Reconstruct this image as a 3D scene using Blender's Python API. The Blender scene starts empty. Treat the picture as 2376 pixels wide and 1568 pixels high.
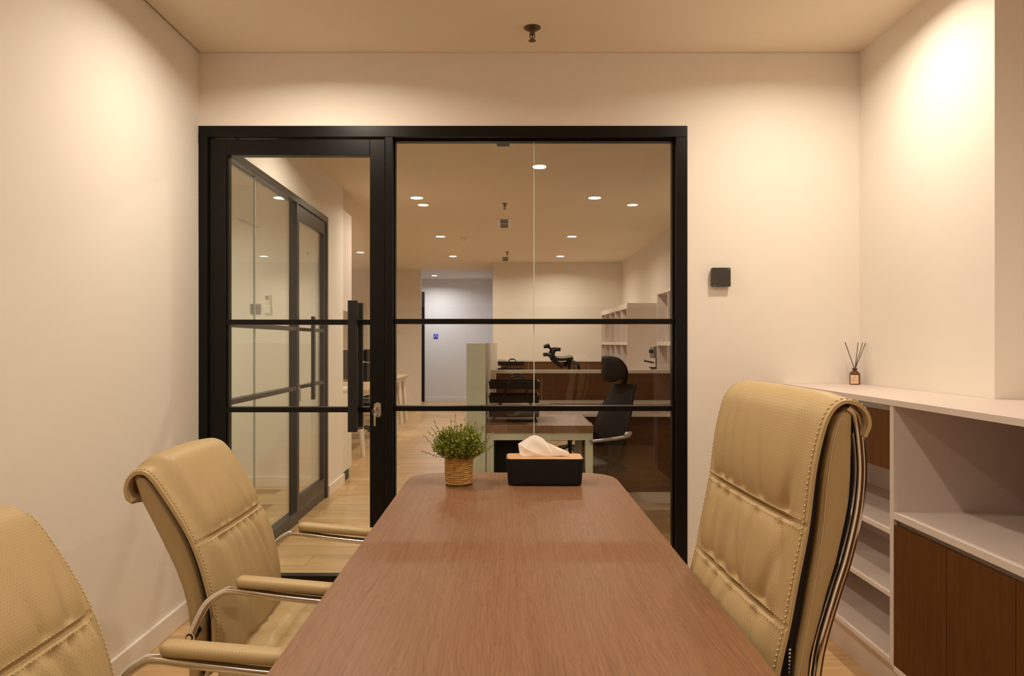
import bpy, bmesh, math, random
from mathutils import Vector, Matrix

S = bpy.context.scene
C = S.collection
random.seed(7)
PI = math.pi

# ------------------------------------------------------------------ camera, world, exposure
EYE = 1.284
cam_d = bpy.data.cameras.new('camera')
cam = bpy.data.objects.new('camera', cam_d)
C.objects.link(cam)
cam.location = (0, 0, EYE)
cam.rotation_euler = (PI / 2, 0, 0)
cam_d.sensor_width = 36.0
cam_d.lens = 36.0 * 1600.0 / 2376.0
cam_d.shift_x = (1188 - 1174) / 2376.0
cam_d.shift_y = (796 - 784) / 2376.0
cam_d.clip_start = 0.02
cam_d.clip_end = 100
S.camera = cam

W = bpy.data.worlds.new('world')
S.world = W
W.use_nodes = True
W.node_tree.nodes['Background'].inputs[0].default_value = (0.010, 0.009, 0.008, 1)
W.node_tree.nodes['Background'].inputs[1].default_value = 1.0

S.view_settings.view_transform = 'Standard'
S.view_settings.look = 'None'
S.view_settings.exposure = 0.0
S.view_settings.gamma = 1.0
S.view_settings.use_curve_mapping = False
try:
    S.cycles.use_denoising = True
    S.cycles.max_bounces = 10
    S.cycles.diffuse_bounces = 5
    S.cycles.glossy_bounces = 5
    S.cycles.transparent_max_bounces = 16
    S.cycles.caustics_reflective = False
    S.cycles.caustics_refractive = False
    S.cycles.sample_clamp_indirect = 4.0
except Exception:
    pass

ROOM_LAMP = 14.4
FAR_LAMP = 14.5
LAMP_COL = (1.0, 0.875, 0.70)
COOL_COL = (1.0, 0.96, 0.95)

# ------------------------------------------------------------------ materials
MATS = {}

def new_mat(name):
    m = bpy.data.materials.new(name)
    m.use_nodes = True
    nt = m.node_tree
    b = nt.nodes['Principled BSDF']
    return m, nt, b

def link(nt, a, b):
    nt.links.new(a, b)

def plain(name, col, rough=0.5, metal=0.0, spec=0.5, bump=0.0, bscale=200.0, var=0.0, vscale=3.0):
    m, nt, b = new_mat(name)
    b.inputs['Base Color'].default_value = (*col, 1)
    b.inputs['Roughness'].default_value = rough
    b.inputs['Metallic'].default_value = metal
    b.inputs['Specular IOR Level'].default_value = spec
    tc = nt.nodes.new('ShaderNodeTexCoord')
    if var > 0:
        n = nt.nodes.new('ShaderNodeTexNoise')
        n.inputs['Scale'].default_value = vscale
        n.inputs['Detail'].default_value = 4
        link(nt, tc.outputs['Object'], n.inputs['Vector'])
        r = nt.nodes.new('ShaderNodeMixRGB')
        r.inputs[1].default_value = (*[c * (1 - var) for c in col], 1)
        r.inputs[2].default_value = (*[min(1, c * (1 + var)) for c in col], 1)
        link(nt, n.outputs['Fac'], r.inputs[0])
        link(nt, r.outputs[0], b.inputs['Base Color'])
    if bump > 0:
        n = nt.nodes.new('ShaderNodeTexNoise')
        n.inputs['Scale'].default_value = bscale
        n.inputs['Detail'].default_value = 3
        link(nt, tc.outputs['Object'], n.inputs['Vector'])
        bp = nt.nodes.new('ShaderNodeBump')
        bp.inputs['Strength'].default_value = bump
        bp.inputs['Distance'].default_value = 0.002
        link(nt, n.outputs['Fac'], bp.inputs['Height'])
        link(nt, bp.outputs[0], b.inputs['Normal'])
    MATS[name] = m
    return m

def wood(name, c1, c2, axis='Y', rough=0.45, fine=90.0, along=3.0, spec=0.4, rnd=0.0, contrast=1.0, bump=0.15, swirl=1.0, warp=0.0):
    """streaky wood grain running along one object axis"""
    m, nt, b = new_mat(name)
    tc = nt.nodes.new('ShaderNodeTexCoord')
    mp = nt.nodes.new('ShaderNodeMapping')
    sc = {'X': (along, fine, fine), 'Y': (fine, along, fine), 'Z': (fine, fine, along)}[axis]
    mp.inputs['Scale'].default_value = sc
    src = tc.outputs['Object']
    if warp > 0:
        # slow sideways drift of the growth lines
        wm = nt.nodes.new('ShaderNodeMapping')
        wm.inputs['Scale'].default_value = {'X': (0.8, 5, 5), 'Y': (5, 0.8, 5), 'Z': (5, 5, 0.8)}[axis]
        link(nt, src, wm.inputs['Vector'])
        wn = nt.nodes.new('ShaderNodeTexNoise')
        wn.inputs['Scale'].default_value = 1.6
        wn.inputs['Detail'].default_value = 3.0
        link(nt, wm.outputs[0], wn.inputs['Vector'])
        ws = nt.nodes.new('ShaderNodeVectorMath'); ws.operation = 'MULTIPLY'
        ws.inputs[1].default_value = {'X': (0, warp, warp), 'Y': (warp, 0, warp), 'Z': (warp, warp, 0)}[axis]
        link(nt, wn.outputs['Color'], ws.inputs[0])
        wa = nt.nodes.new('ShaderNodeVectorMath'); wa.operation = 'ADD'
        link(nt, src, wa.inputs[0]); link(nt, ws.outputs[0], wa.inputs[1])
        src = wa.outputs[0]
    link(nt, src, mp.inputs['Vector'])
    if rnd > 0:
        oi = nt.nodes.new('ShaderNodeObjectInfo')
        mul = nt.nodes.new('ShaderNodeMath'); mul.operation = 'MULTIPLY'
        mul.inputs[1].default_value = 57.0
        link(nt, oi.outputs['Random'], mul.inputs[0])
        link(nt, mul.outputs[0], mp.inputs['Location'])
    n1 = nt.nodes.new('ShaderNodeTexNoise')
    n1.inputs['Scale'].default_value = 1.0
    n1.inputs['Detail'].default_value = 5
    n1.inputs['Roughness'].default_value = 0.65
    n1.inputs['Distortion'].default_value = 0.3
    link(nt, mp.outputs[0], n1.inputs['Vector'])
    # broad cathedral figure
    mp2 = nt.nodes.new('ShaderNodeMapping')
    k = 0.12
    mp2.inputs['Scale'].default_value = tuple(s * k if s == fine else s * 0.35 for s in sc)
    link(nt, tc.outputs['Object'], mp2.inputs['Vector'])
    n2 = nt.nodes.new('ShaderNodeTexNoise')
    n2.inputs['Scale'].default_value = 0.55
    n2.inputs['Detail'].default_value = 1.5
    link(nt, mp2.outputs[0], n2.inputs['Vector'])
    sn = nt.nodes.new('ShaderNodeMath'); sn.operation = 'MULTIPLY'
    sn.inputs[1].default_value = 55.0
    link(nt, n2.outputs['Fac'], sn.inputs[0])
    si = nt.nodes.new('ShaderNodeMath'); si.operation = 'SINE'
    link(nt, sn.outputs[0], si.inputs[0])
    s2 = nt.nodes.new('ShaderNodeMath'); s2.operation = 'MULTIPLY_ADD'
    s2.inputs[1].default_value = 0.10 * swirl
    link(nt, si.outputs[0], s2.inputs[0])
    link(nt, n1.outputs['Fac'], s2.inputs[2])
    rp = nt.nodes.new('ShaderNodeMapRange')
    rp.inputs['From Min'].default_value = 0.5 - 0.22 / contrast
    rp.inputs['From Max'].default_value = 0.5 + 0.22 / contrast
    link(nt, s2.outputs[0], rp.inputs['Value'])
    mx = nt.nodes.new('ShaderNodeMixRGB')
    mx.inputs[1].default_value = (*c1, 1)
    mx.inputs[2].default_value = (*c2, 1)
    link(nt, rp.outputs[0], mx.inputs[0])
    out = mx.outputs[0]
    if rnd > 0:
        hs = nt.nodes.new('ShaderNodeHueSaturation')
        mr = nt.nodes.new('ShaderNodeMapRange')
        mr.inputs['To Min'].default_value = 1 - rnd
        mr.inputs['To Max'].default_value = 1 + rnd
        link(nt, oi.outputs['Random'], mr.inputs['Value'])
        link(nt, mr.outputs[0], hs.inputs['Value'])
        link(nt, out, hs.inputs['Color'])
        out = hs.outputs[0]
    link(nt, out, b.inputs['Base Color'])
    b.inputs['Roughness'].default_value = rough
    b.inputs['Specular IOR Level'].default_value = spec
    if bump > 0:
        bp = nt.nodes.new('ShaderNodeBump')
        bp.inputs['Strength'].default_value = bump
        bp.inputs['Distance'].default_value = 0.001
        link(nt, n1.outputs['Fac'], bp.inputs['Height'])
        link(nt, bp.outputs[0], b.inputs['Normal'])
    MATS[name] = m
    return m

def glass(name, tint=(0.93, 0.95, 0.92), boost=1.0, haze=0.0):
    """architectural glazing: clear transmission with Schlick reflection"""
    m = bpy.data.materials.new(name)
    m.use_nodes = True
    nt = m.node_tree
    nt.nodes.clear()
    out = nt.nodes.new('ShaderNodeOutputMaterial')
    tr = nt.nodes.new('ShaderNodeBsdfTransparent')
    tr.inputs[0].default_value = (*tint, 1)
    gl = nt.nodes.new('ShaderNodeBsdfGlossy')
    gl.inputs['Roughness'].default_value = 0.0
    gl.inputs[0].default_value = (1, 1, 1, 1)
    lw = nt.nodes.new('ShaderNodeLayerWeight')
    lw.inputs['Blend'].default_value = 0.5
    pw = nt.nodes.new('ShaderNodeMath'); pw.operation = 'POWER'
    pw.inputs[1].default_value = 5.0
    link(nt, lw.outputs['Facing'], pw.inputs[0])
    ma = nt.nodes.new('ShaderNodeMath'); ma.operation = 'MULTIPLY_ADD'
    ma.inputs[1].default_value = 0.96 * min(1, boost)
    ma.inputs[2].default_value = 0.04 * boost
    link(nt, pw.outputs[0], ma.inputs[0])
    mx = nt.nodes.new('ShaderNodeMixShader')
    link(nt, ma.outputs[0], mx.inputs[0])
    link(nt, tr.outputs[0], mx.inputs[1])
    link(nt, gl.outputs[0], mx.inputs[2])
    res = mx.outputs[0]
    if haze > 0:
        df = nt.nodes.new('ShaderNodeBsdfDiffuse')
        df.inputs[0].default_value = (0.75, 0.80, 0.72, 1)
        m2 = nt.nodes.new('ShaderNodeMixShader')
        m2.inputs[0].default_value = haze
        link(nt, res, m2.inputs[1])
        link(nt, df.outputs[0], m2.inputs[2])
        res = m2.outputs[0]
    link(nt, res, out.inputs[0])
    MATS[name] = m
    return m

def leather(name, col, perforated=False, pitch=0.0068):
    m, nt, b = new_mat(name)
    b.inputs['Roughness'].default_value = 0.5
    b.inputs['Specular IOR Level'].default_value = 0.4
    tc = nt.nodes.new('ShaderNodeTexCoord')
    n = nt.nodes.new('ShaderNodeTexNoise')
    n.inputs['Scale'].default_value = 420.0
    n.inputs['Detail'].default_value = 2
    link(nt, tc.outputs['Object'], n.inputs['Vector'])
    bp = nt.nodes.new('ShaderNodeBump')
    bp.inputs['Strength'].default_value = 0.12
    bp.inputs['Distance'].default_value = 0.001
    link(nt, n.outputs['Fac'], bp.inputs['Height'])
    b.inputs['Base Color'].default_value = (*col, 1)
    if perforated:
        # staggered rows of pin holes laid out in the skin's own flat pattern (UV in metres)
        sp = nt.nodes.new('ShaderNodeSeparateXYZ')
        link(nt, tc.outputs['UV'], sp.inputs[0])
        def mth(op, a, bb=None, c=None):
            q = nt.nodes.new('ShaderNodeMath'); q.operation = op
            for i, v in enumerate((a, bb, c)):
                if v is None: continue
                if isinstance(v, (int, float)): q.inputs[i].default_value = v
                else: link(nt, v, q.inputs[i])
            return q.outputs[0]
        vv = mth('DIVIDE', sp.outputs[1], pitch * 0.8)
        row = mth('FLOOR', vv)
        par = mth('MODULO', mth('ABSOLUTE', row), 2.0)
        uu = mth('ADD', mth('DIVIDE', sp.outputs[0], pitch), mth('MULTIPLY', par, 0.5))
        fu = mth('SUBTRACT', mth('SUBTRACT', uu, mth('FLOOR', uu)), 0.5)
        fv = mth('MULTIPLY', mth('SUBTRACT', mth('SUBTRACT', vv, row), 0.5), 0.8)
        d = mth('SQRT', mth('ADD', mth('MULTIPLY', fu, fu), mth('MULTIPLY', fv, fv)))
        hole = nt.nodes.new('ShaderNodeMapRange')
        hole.inputs['From Min'].default_value = 0.06
        hole.inputs['From Max'].default_value = 0.15
        link(nt, d, hole.inputs['Value'])
        mx = nt.nodes.new('ShaderNodeMixRGB')
        mx.inputs[1].default_value = (*[c * 0.56 for c in col], 1)
        mx.inputs[2].default_value = (*col, 1)
        link(nt, hole.outputs[0], mx.inputs[0])
        link(nt, mx.outputs[0], b.inputs['Base Color'])
    link(nt, bp.outputs[0], b.inputs['Normal'])
    MATS[name] = m
    return m

def emit(name, col, strength):
    m = bpy.data.materials.new(name)
    m.use_nodes = True
    nt = m.node_tree
    nt.nodes.clear()
    out = nt.nodes.new('ShaderNodeOutputMaterial')
    e = nt.nodes.new('ShaderNodeEmission')
    e.inputs[0].default_value = (*col, 1)
    e.inputs[1].default_value = strength
    link(nt, e.outputs[0], out.inputs[0])
    MATS[name] = m
    return m

plain('wall_paint', (0.86, 0.80, 0.73), 0.75, spec=0.25, bump=0.05, bscale=90, var=0.012, vscale=1.5)
plain('ceiling_paint', (0.87, 0.765, 0.62), 0.85, spec=0.2)
plain('cool_lit_paint', (0.74, 0.74, 0.76), 0.8, spec=0.2)  # the alcove's cool light is put into this colour
plain('skirting_paint', (0.86, 0.80, 0.73), 0.4, spec=0.4)
plain('void', (0.02, 0.015, 0.01), 0.9)
plain('black_frame', (0.0045, 0.0037, 0.003), 0.32, spec=0.24)
plain('black_metal', (0.010, 0.009, 0.009), 0.42, spec=0.4)
plain('black_plastic', (0.007, 0.007, 0.007), 0.5, spec=0.25)
plain('matte_black', (0.008, 0.0075, 0.007), 0.62, spec=0.3)
plain('chrome', (0.80, 0.79, 0.78), 0.10, metal=1.0)
plain('satin_steel', (0.62, 0.60, 0.57), 0.3, metal=1.0)
plain('profile_metal', (0.50, 0.44, 0.42), 0.4, metal=0.6)
plain('laminate', (0.70, 0.60, 0.555), 0.45, spec=0.4, var=0.015, vscale=8)
plain('green_lit_white', (0.76, 0.82, 0.70), 0.45)  # white frames and divider end, greenish light mixed into the colour
plain('white_trim', (0.80, 0.76, 0.68), 0.5)
plain('white_plastic', (0.80, 0.78, 0.74), 0.4)
plain('grey_mesh', (0.016, 0.016, 0.015), 0.75, spec=0.2)
plain('grey_plate', (0.11, 0.10, 0.095), 0.5)
plain('reader_black', (0.045, 0.038, 0.031), 0.38, spec=0.5)
plain('print_grey', (0.45, 0.44, 0.42), 0.5)
plain('tissue_paper', (0.93, 0.86, 0.80), 0.9, spec=0.1)
plain('reed_stick', (0.035, 0.028, 0.026), 0.7)
plain('paper_label', (0.80, 0.55, 0.36), 0.8)
plain('ink', (0.25, 0.14, 0.08), 0.8)
plain('thread', (0.60, 0.46, 0.26), 0.6)
plain('leaf', (0.23, 0.27, 0.028), 0.45, var=0.55, vscale=70)
plain('stem', (0.17, 0.15, 0.03), 0.6)
plain('rope', (0.48, 0.27, 0.075), 0.55, spec=0.4, bump=0.5, bscale=260, var=0.35, vscale=110)
plain('blue_plate', (0.02, 0.03, 0.8), 0.4)
plain('grey_carpet', (0.2, 0.18, 0.15), 0.9)
plain('brass', (0.16, 0.11, 0.06), 0.35, metal=0.8)
plain('coffee_silver', (0.22, 0.19, 0.17), 0.35, metal=0.7)
plain('amber', (0.10, 0.032, 0.006), 0.08, spec=0.7)
wood('table_wood', (0.165, 0.074, 0.033), (0.265, 0.133, 0.066), 'Y', rough=0.42, fine=460, along=2.4, contrast=1.2, bump=0.12, swirl=0.35, warp=0.10)
wood('walnut', (0.080, 0.026, 0.0030), (0.138, 0.050, 0.0075), 'Z', rough=0.55, spec=0.15, fine=130, along=4.0, contrast=0.8, bump=0.08, swirl=0.4)
wood('walnut_side', (0.095, 0.040, 0.013), (0.17, 0.078, 0.028), 'X', rough=0.45, fine=110, along=3.0, contrast=0.8, bump=0.05, swirl=0.4)
wood('desk_wood', (0.24, 0.14, 0.085), (0.36, 0.22, 0.14), 'Y', rough=0.4, fine=120, along=3.0, contrast=0.8, bump=0.0)
wood('pale_wood', (0.50, 0.36, 0.20), (0.64, 0.48, 0.29), 'X', rough=0.4, fine=60, along=2.0, bump=0.0)
wood('bamboo', (0.52, 0.27, 0.12), (0.68, 0.39, 0.20), 'X', rough=0.4, fine=220, along=6.0, bump=0.0, swirl=0.3)
wood('floor_oak', (0.46, 0.285, 0.130), (0.68, 0.455, 0.235), 'X', rough=0.34, fine=34, along=1.6, rnd=0.10, contrast=0.85, bump=0.05, swirl=0.7, spec=0.45)
wood('floor_joint', (0.20, 0.12, 0.06), (0.26, 0.16, 0.08), 'X', rough=0.6, bump=0)
glass('clear_glass', (0.965, 0.97, 0.955), 1.0)
glass('corridor_glass', (0.93, 0.955, 0.92), 1.0)
glass('edge_glass', (0.9, 0.95, 0.9), 1.0, haze=0.85)
leather('leather', (0.42, 0.300, 0.145))
leather('perforated_leather', (0.46, 0.330, 0.162), True)
emit('lamp_lens', (1.0, 0.86, 0.66), 14.0)
emit('lamp_lens_cool', (0.97, 0.97, 1.0), 14.0)

def M(n):
    return MATS[n]

# ------------------------------------------------------------------ builders
def tag(o, label=None, cat=None, group=None, kind=None):
    if label: o['label'] = label
    if cat: o['category'] = cat
    if group: o['group'] = group
    if kind: o['kind'] = kind
    return o

def thing(name, loc, label=None, cat=None, group=None, kind=None, rotz=0.0):
    o = bpy.data.objects.new(name, None)
    o.empty_display_size = 0.05
    C.objects.link(o)
    o.location = loc
    o.rotation_euler = (0, 0, rotz)
    tag(o, label, cat, group, kind)
    return o

def root_loc(p):
    while p is not None and p.parent is not None:
        p = p.parent
    return Vector(p.location) if p is not None else Vector((0, 0, 0))

def link_obj(name, me, parent=None):
    o = bpy.data.objects.new(name, me)
    C.objects.link(o)
    if parent is not None:
        o.parent = parent
    return o

def finish(name, bm, mat, parent=None, smooth=False, local=False, sharp=0.6):
    """bm in world metres unless local; parts are stored relative to their thing's base"""
    if parent is not None and not local:
        l = root_loc(parent)
        if l.length > 0:
            bmesh.ops.translate(bm, verts=bm.verts, vec=-l)
    bmesh.ops.recalc_face_normals(bm, faces=bm.faces)
    me = bpy.data.meshes.new(name)
    bm.to_mesh(me)
    bm.free()
    if smooth:
        for p in me.polygons: p.use_smooth = True
        try: me.set_sharp_from_angle(angle=sharp)
        except Exception: pass
    me.materials.append(M(mat))
    return link_obj(name, me, parent)

def bm_box(bm, x0, x1, y0, y1, z0, z1, bevel=0.0, seg=2):
    vs = [bm.verts.new((x, y, z)) for z in (z0, z1) for y in (y0, y1) for x in (x0, x1)]
    fs = [(0, 2, 3, 1), (4, 5, 7, 6), (0, 1, 5, 4), (2, 6, 7, 3), (0, 4, 6, 2), (1, 3, 7, 5)]
    faces = [bm.faces.new([vs[i] for i in f]) for f in fs]
    if bevel > 0:
        es = list({e for f in faces for e in f.edges})
        bmesh.ops.bevel(bm, geom=es, offset=bevel, segments=seg, affect='EDGES', profile=0.6)

def box(name, x0, x1, y0, y1, z0, z1, mat, parent=None, bevel=0.0, seg=2, smooth=False, local=False):
    bm = bmesh.new()
    bm_box(bm, min(x0, x1), max(x0, x1), min(y0, y1), max(y0, y1), min(z0, z1), max(z0, z1), bevel, seg)
    return finish(name, bm, mat, parent, smooth, local)

def catmull(pts, n):
    P = [Vector(p) for p in pts]
    out = []
    N = len(P) - 1
    for i in range(N):
        p0 = P[max(i - 1, 0)]; p1 = P[i]; p2 = P[i + 1]; p3 = P[min(i + 2, N)]
        for k in range(n):
            t = k / n
            out.append(0.5 * ((2 * p1) + (p2 - p0) * t + (2 * p0 - 5 * p1 + 4 * p2 - p3) * t * t + (3 * p1 - p0 - 3 * p2 + p3) * t ** 3))
    out.append(P[-1].copy())
    return out

def bm_tube(bm, path, r, n=10, ry=None, up=None, cap=True):
    """round or oval tube along a polyline"""
    path = [Vector(p) for p in path]
    ry = ry if ry is not None else r
    rings = []
    prev = None
    for i, p in enumerate(path):
        t = (path[min(i + 1, len(path) - 1)] - path[max(i - 1, 0)]).normalized()
        if prev is None:
            a = Vector(up) if up else (Vector((0, 0, 1)) if abs(t.z) < 0.9 else Vector((1, 0, 0)))
            nrm = (a - t * a.dot(t)).normalized()
        else:
            nrm = (prev - t * prev.dot(t)).normalized()
        prev = nrm
        bi = t.cross(nrm)
        rr = r(i / max(1, len(path) - 1)) if callable(r) else r
        rb = ry(i / max(1, len(path) - 1)) if callable(ry) else ry
        rings.append([bm.verts.new(p + nrm * rr * math.cos(2 * PI * k / n) + bi * rb * math.sin(2 * PI * k / n)) for k in range(n)])
    for a, b in zip(rings[:-1], rings[1:]):
        for k in range(n):
            bm.faces.new((a[k], a[(k + 1) % n], b[(k + 1) % n], b[k]))
    if cap:
        bm.faces.new(rings[0][::-1])
        bm.faces.new(rings[-1])

def tube(name, path, r, mat, parent=None, n=10, ry=None, up=None, local=False, smooth=True):
    bm = bmesh.new()
    bm_tube(bm, path, r, n, ry, up)
    return finish(name, bm, mat, parent, smooth, local, sharp=0.9)

def bm_lathe(bm, prof, cx, cy, n=24, axis='Z'):
    rings = []
    for r, z in prof:
        ring = []
        for k in range(n):
            a = 2 * PI * k / n
            ring.append(bm.verts.new((cx + r * math.cos(a), cy + r * math.sin(a), z)))
        rings.append(ring)
    for a, b in zip(rings[:-1], rings[1:]):
        for k in range(n):
            bm.faces.new((a[k], a[(k + 1) % n], b[(k + 1) % n], b[k]))
    if prof[0][0] > 1e-5: bm.faces.new(rings[0][::-1])
    if prof[-1][0] > 1e-5: bm.faces.new(rings[-1])

def lathe(name, prof, cx, cy, mat, parent=None, n=24, local=False):
    bm = bmesh.new()
    prof = [(max(r, 1e-4), z) for r, z in prof]
    bm_lathe(bm, prof, cx, cy, n)
    return finish(name, bm, mat, parent, True, local)

def bm_prism(bm, outline, z0, z1):
    a = [bm.verts.new((x, y, z0)) for x, y in outline]
    b = [bm.verts.new((x, y, z1)) for x, y in outline]
    n = len(a)
    bm.faces.new(a[::-1]); top = bm.faces.new(b)
    for k in range(n):
        bm.faces.new((a[k], a[(k + 1) % n], b[(k + 1) % n], b[k]))
    return top

def rrect(x0, x1, y0, y1, r, n=6):
    out = []
    for cx, cy, a0 in ((x1 - r, y1 - r, 0), (x0 + r, y1 - r, 90), (x0 + r, y0 + r, 180), (x1 - r, y0 + r, 270)):
        for k in range(n + 1):
            a = math.radians(a0 + 90 * k / n)
            out.append((cx + r * math.cos(a), cy + r * math.sin(a)))
    return out

def copy_tree(o, parent=None):
    c = o.copy()
    C.objects.link(c)
    c.parent = parent
    for ch in list(o.children):
        copy_tree(ch, c)
    return c

# ------------------------------------------------------------------ main dimensions
YB = 3.333           # room side of the glazed wall
XL, XR = -1.4875, 1.710
ZC = 2.690
YR = -1.90           # wall behind the viewer
YCOL = 2.413         # face of the column in the back right corner
XR2 = 1.98           # right wall beside the column
FT = 2.334           # top of the black frame
FRX = 0.877          # right edge of the black frame

# ------------------------------------------------------------------ structure
def struct(o, label=None):
    o['kind'] = 'structure'
    if label: o['label'] = label
    return o

def sbox(name, *a, **k):
    return struct(box(name, *a, **k))

floor = sbox('floor', -5.2, 2.3, -2.1, 15.6, -0.12, -0.006, 'floor_joint')
floor['label'] = 'light oak plank floor running through both rooms'
# planks (their long side runs across the rooms)
PL, PW = 1.30, 0.19
plank_me = None
ny = int((12.35 - 0.55) / PW)
for j in range(ny):
    y = 0.55 + j * PW
    x_lo, x_hi = (-1.80, 2.20) if y < 6.0 else (-3.30, 2.20)
    if y > 9.0: x_lo, x_hi = -2.2, 0.1
    off = (j * 0.47) % PL
    x = x_lo - off
    while x < x_hi:
        bm = bmesh.new()
        bm_box(bm, 0.0012, PL - 0.0012, 0.0012, PW - 0.0012, -0.006, 0.0)
        if plank_me is None:
            o = finish('plank', bm, 'floor_oak', floor, local=True)
            plank_me = o.data
        else:
            bm.free()
            o = link_obj('plank', plank_me, floor)
        o.location = (x, y, 0)
        x += PL
# where the single boards can no longer be told apart
sbox('floor_far', -5.2, 2.3, 0.55 + ny * PW, 15.6, -0.007, 0.0, 'floor_oak')
sbox('floor_near', -5.2, 2.3, -2.1, 0.55, -0.007, 0.0, 'floor_oak')

sbox('wall_left', XL - 0.14, XL, YR, YB, 0, 2.80, 'wall_paint')
wr = sbox('wall_rear', XL - 0.14, XR2 + 0.15, YR - 0.12, YR, 0, 2.80, 'wall_paint')
for q in range(5):
    w_ = (XR2 - XL) / 5
    box('wood_panel', XL + q * w_ + 0.002, XL + (q + 1) * w_ - 0.002, YR + 0.0005, YR + 0.022, 0.0, 1.74, 'walnut', wr, 0.001)
sbox('wall_right', XR2, XR2 + 0.15, YR, YCOL, 0, 2.80, 'wall_paint')
sbox('wall_right_column', XR, XR2 + 0.15, YCOL, YB, 0, 2.80, 'wall_paint')
# wall around the glazed opening
wb = thing('wall_back', (0, YB, 0), 'cream wall around the black framed glazed partition', None, None, 'structure')
box('wall_header', XL - 0.14, FRX, YB, YB + 0.12, FT, 2.80, 'wall_paint', wb)
box('wall_panel', FRX, XR2 + 0.15, YB, YB + 0.12, 0, 2.80, 'wall_paint', wb)
# ceiling stops short of the side walls: a thin dark shadow gap
sbox('ceiling', XL + 0.010, XR2, YR, YB - 0.004, ZC, ZC + 0.05, 'ceiling_paint')
sbox('ceiling_void', XL - 0.14, XR2 + 0.15, YR - 0.12, YB + 0.12, 2.80, 2.86, 'void')

def skirting(name, x0, x1, y0, y1, h=0.092):
    return sbox(name, x0, x1, y0, y1, 0, h, 'skirting_paint', bevel=0.004, seg=2)

skirting('baseboard_left', XL, XL + 0.014, YR, YB)
skirting('baseboard_back', FRX, 1.41, YB - 0.014, YB)

# --- office hall beyond the glass
XH = 2.02            # right wall of the hall
YFAR, YFAR_L, YALC = 12.03, 13.20, 15.15
sbox('wall_hall_right', XH, XH + 0.12, YB + 0.12, YFAR + 0.1, 0, 2.8, 'wall_paint')
sbox('wall_hall_back', -0.22, XH + 0.12, YFAR, YALC, 0, 2.8, 'wall_paint')
sbox('wall_hall_back_left', -5.0, -1.63, YFAR_L, YFAR_L + 0.12, 0, 2.8, 'wall_paint')
sbox('wall_alcove', -3.4, -0.22, YALC, YALC + 0.12, 0, 2.8, 'cool_lit_paint')
sbox('wall_alcove_side', -0.235, -0.22, YFAR + 0.02, YALC, 0, 2.69, 'cool_lit_paint')
sbox('wall_hall_left', -5.12, -5.0, 6.42, YFAR_L + 0.12, 0, 2.8, 'wall_paint')
sbox('ceiling_hall', -5.1, XH, YB + 0.12, YFAR_L, ZC, ZC + 0.1, 'ceiling_paint')
sbox('ceiling_alcove', -5.1, XH, YFAR_L, 15.3, ZC, ZC + 0.1, 'cool_lit_paint')
sbox('baseboard_alcove', -3.4, -0.235, YALC - 0.016, YALC, 0, 0.10, 'cool_lit_paint', bevel=0.004)
skirting('baseboard_hall_back_left', -5.0, -1.63, YFAR_L - 0.016, YFAR_L, 0.10)
# corridor partition: office on the left of the hall
YP1, YP2, YPE = 3.453, 5.76, 6.30
cw = thing('wall_corridor', (XL, YP1, 0), 'cream wall above and beside the neighbouring glazed office', None, None, 'structure')
box('wall_header', XL - 0.14, XL, YP1, YPE, FT, 2.8, 'wall_paint', cw)
box('wall_end', XL - 0.14, XL, YP2, YPE, 0, FT, 'wall_paint', cw)
box('wall_return', -5.0, XL - 0.1402, YPE - 0.13, YPE, 0, 2.8, 'wall_paint', cw)
sbox('wall_office_left', -4.12, -4.0, YB, YPE, 0, 2.8, 'wall_paint')
sbox('wall_office_front', -4.0, XL - 0.14, YB, YB + 0.12, 0, 2.8, 'wall_paint')
skirting('baseboard_corridor', XL, XL + 0.014, YP2 + 0.01, YPE + 0.014)
skirting('baseboard_office_back', -4.0, XL - 0.14, YPE - 0.145, YPE - 0.13)

# ------------------------------------------------------------------ black framed partition of this room
def px(x): return (x - 1174) / 480.0
def pz(y): return EYE + (796 - y) / 480.0

GY = YB + 0.055      # glass plane
w1 = thing('window_1', (px(1253), YB, 0), 'black framed fixed glass partition with two horizontal bars', None, None, 'structure')
F0, F1 = YB - 0.003, YB + 0.105
box('frame_head', XL + 0.002, FRX, F0, F1, pz(318), FT, 'black_frame', w1, 0.002)
box('frame_jamb', XL + 0.002, px(482), F0, F1, 0, pz(318), 'black_frame', w1, 0.002)
box('frame_mullion', px(894), px(912), F0, F1, 0, pz(318), 'black_frame', w1, 0.002)
box('frame_jamb', px(1568), FRX, F0, F1, 0, pz(318), 'black_frame', w1, 0.002)
box('frame_sill', px(912), px(1568), F0, F1, 0, pz(1338), 'black_frame', w1, 0.002)
# glazing beads
box('glazing_bead', px(912), px(915), GY - 0.02, GY + 0.02, pz(1338), pz(318), 'black_frame', w1)
box('glazing_bead', px(1564), px(1568), GY - 0.02, GY + 0.02, pz(1338), pz(318), 'black_frame', w1)
box('glazing_bead', px(912), px(1568), GY - 0.02, GY + 0.02, pz(323), pz(318), 'black_frame', w1)
for yy in (745, 949):
    box('glazing_bar', px(912), px(1568), GY - 0.028, GY + 0.028, pz(yy + 6), pz(yy - 6), 'black_frame', w1, 0.0015)
xj = px(1240)
box('glass_pane', px(914), xj - 0.002, GY - 0.005, GY + 0.005, pz(1340), pz(321), 'clear_glass', w1)
box('glass_pane', xj + 0.002, px(1566), GY - 0.005, GY + 0.005, pz(1340), pz(321), 'clear_glass', w1)
box('glass_joint', xj - 0.002, xj + 0.002, GY - 0.006, GY + 0.006, pz(1340), pz(321), 'edge_glass', w1)

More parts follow.
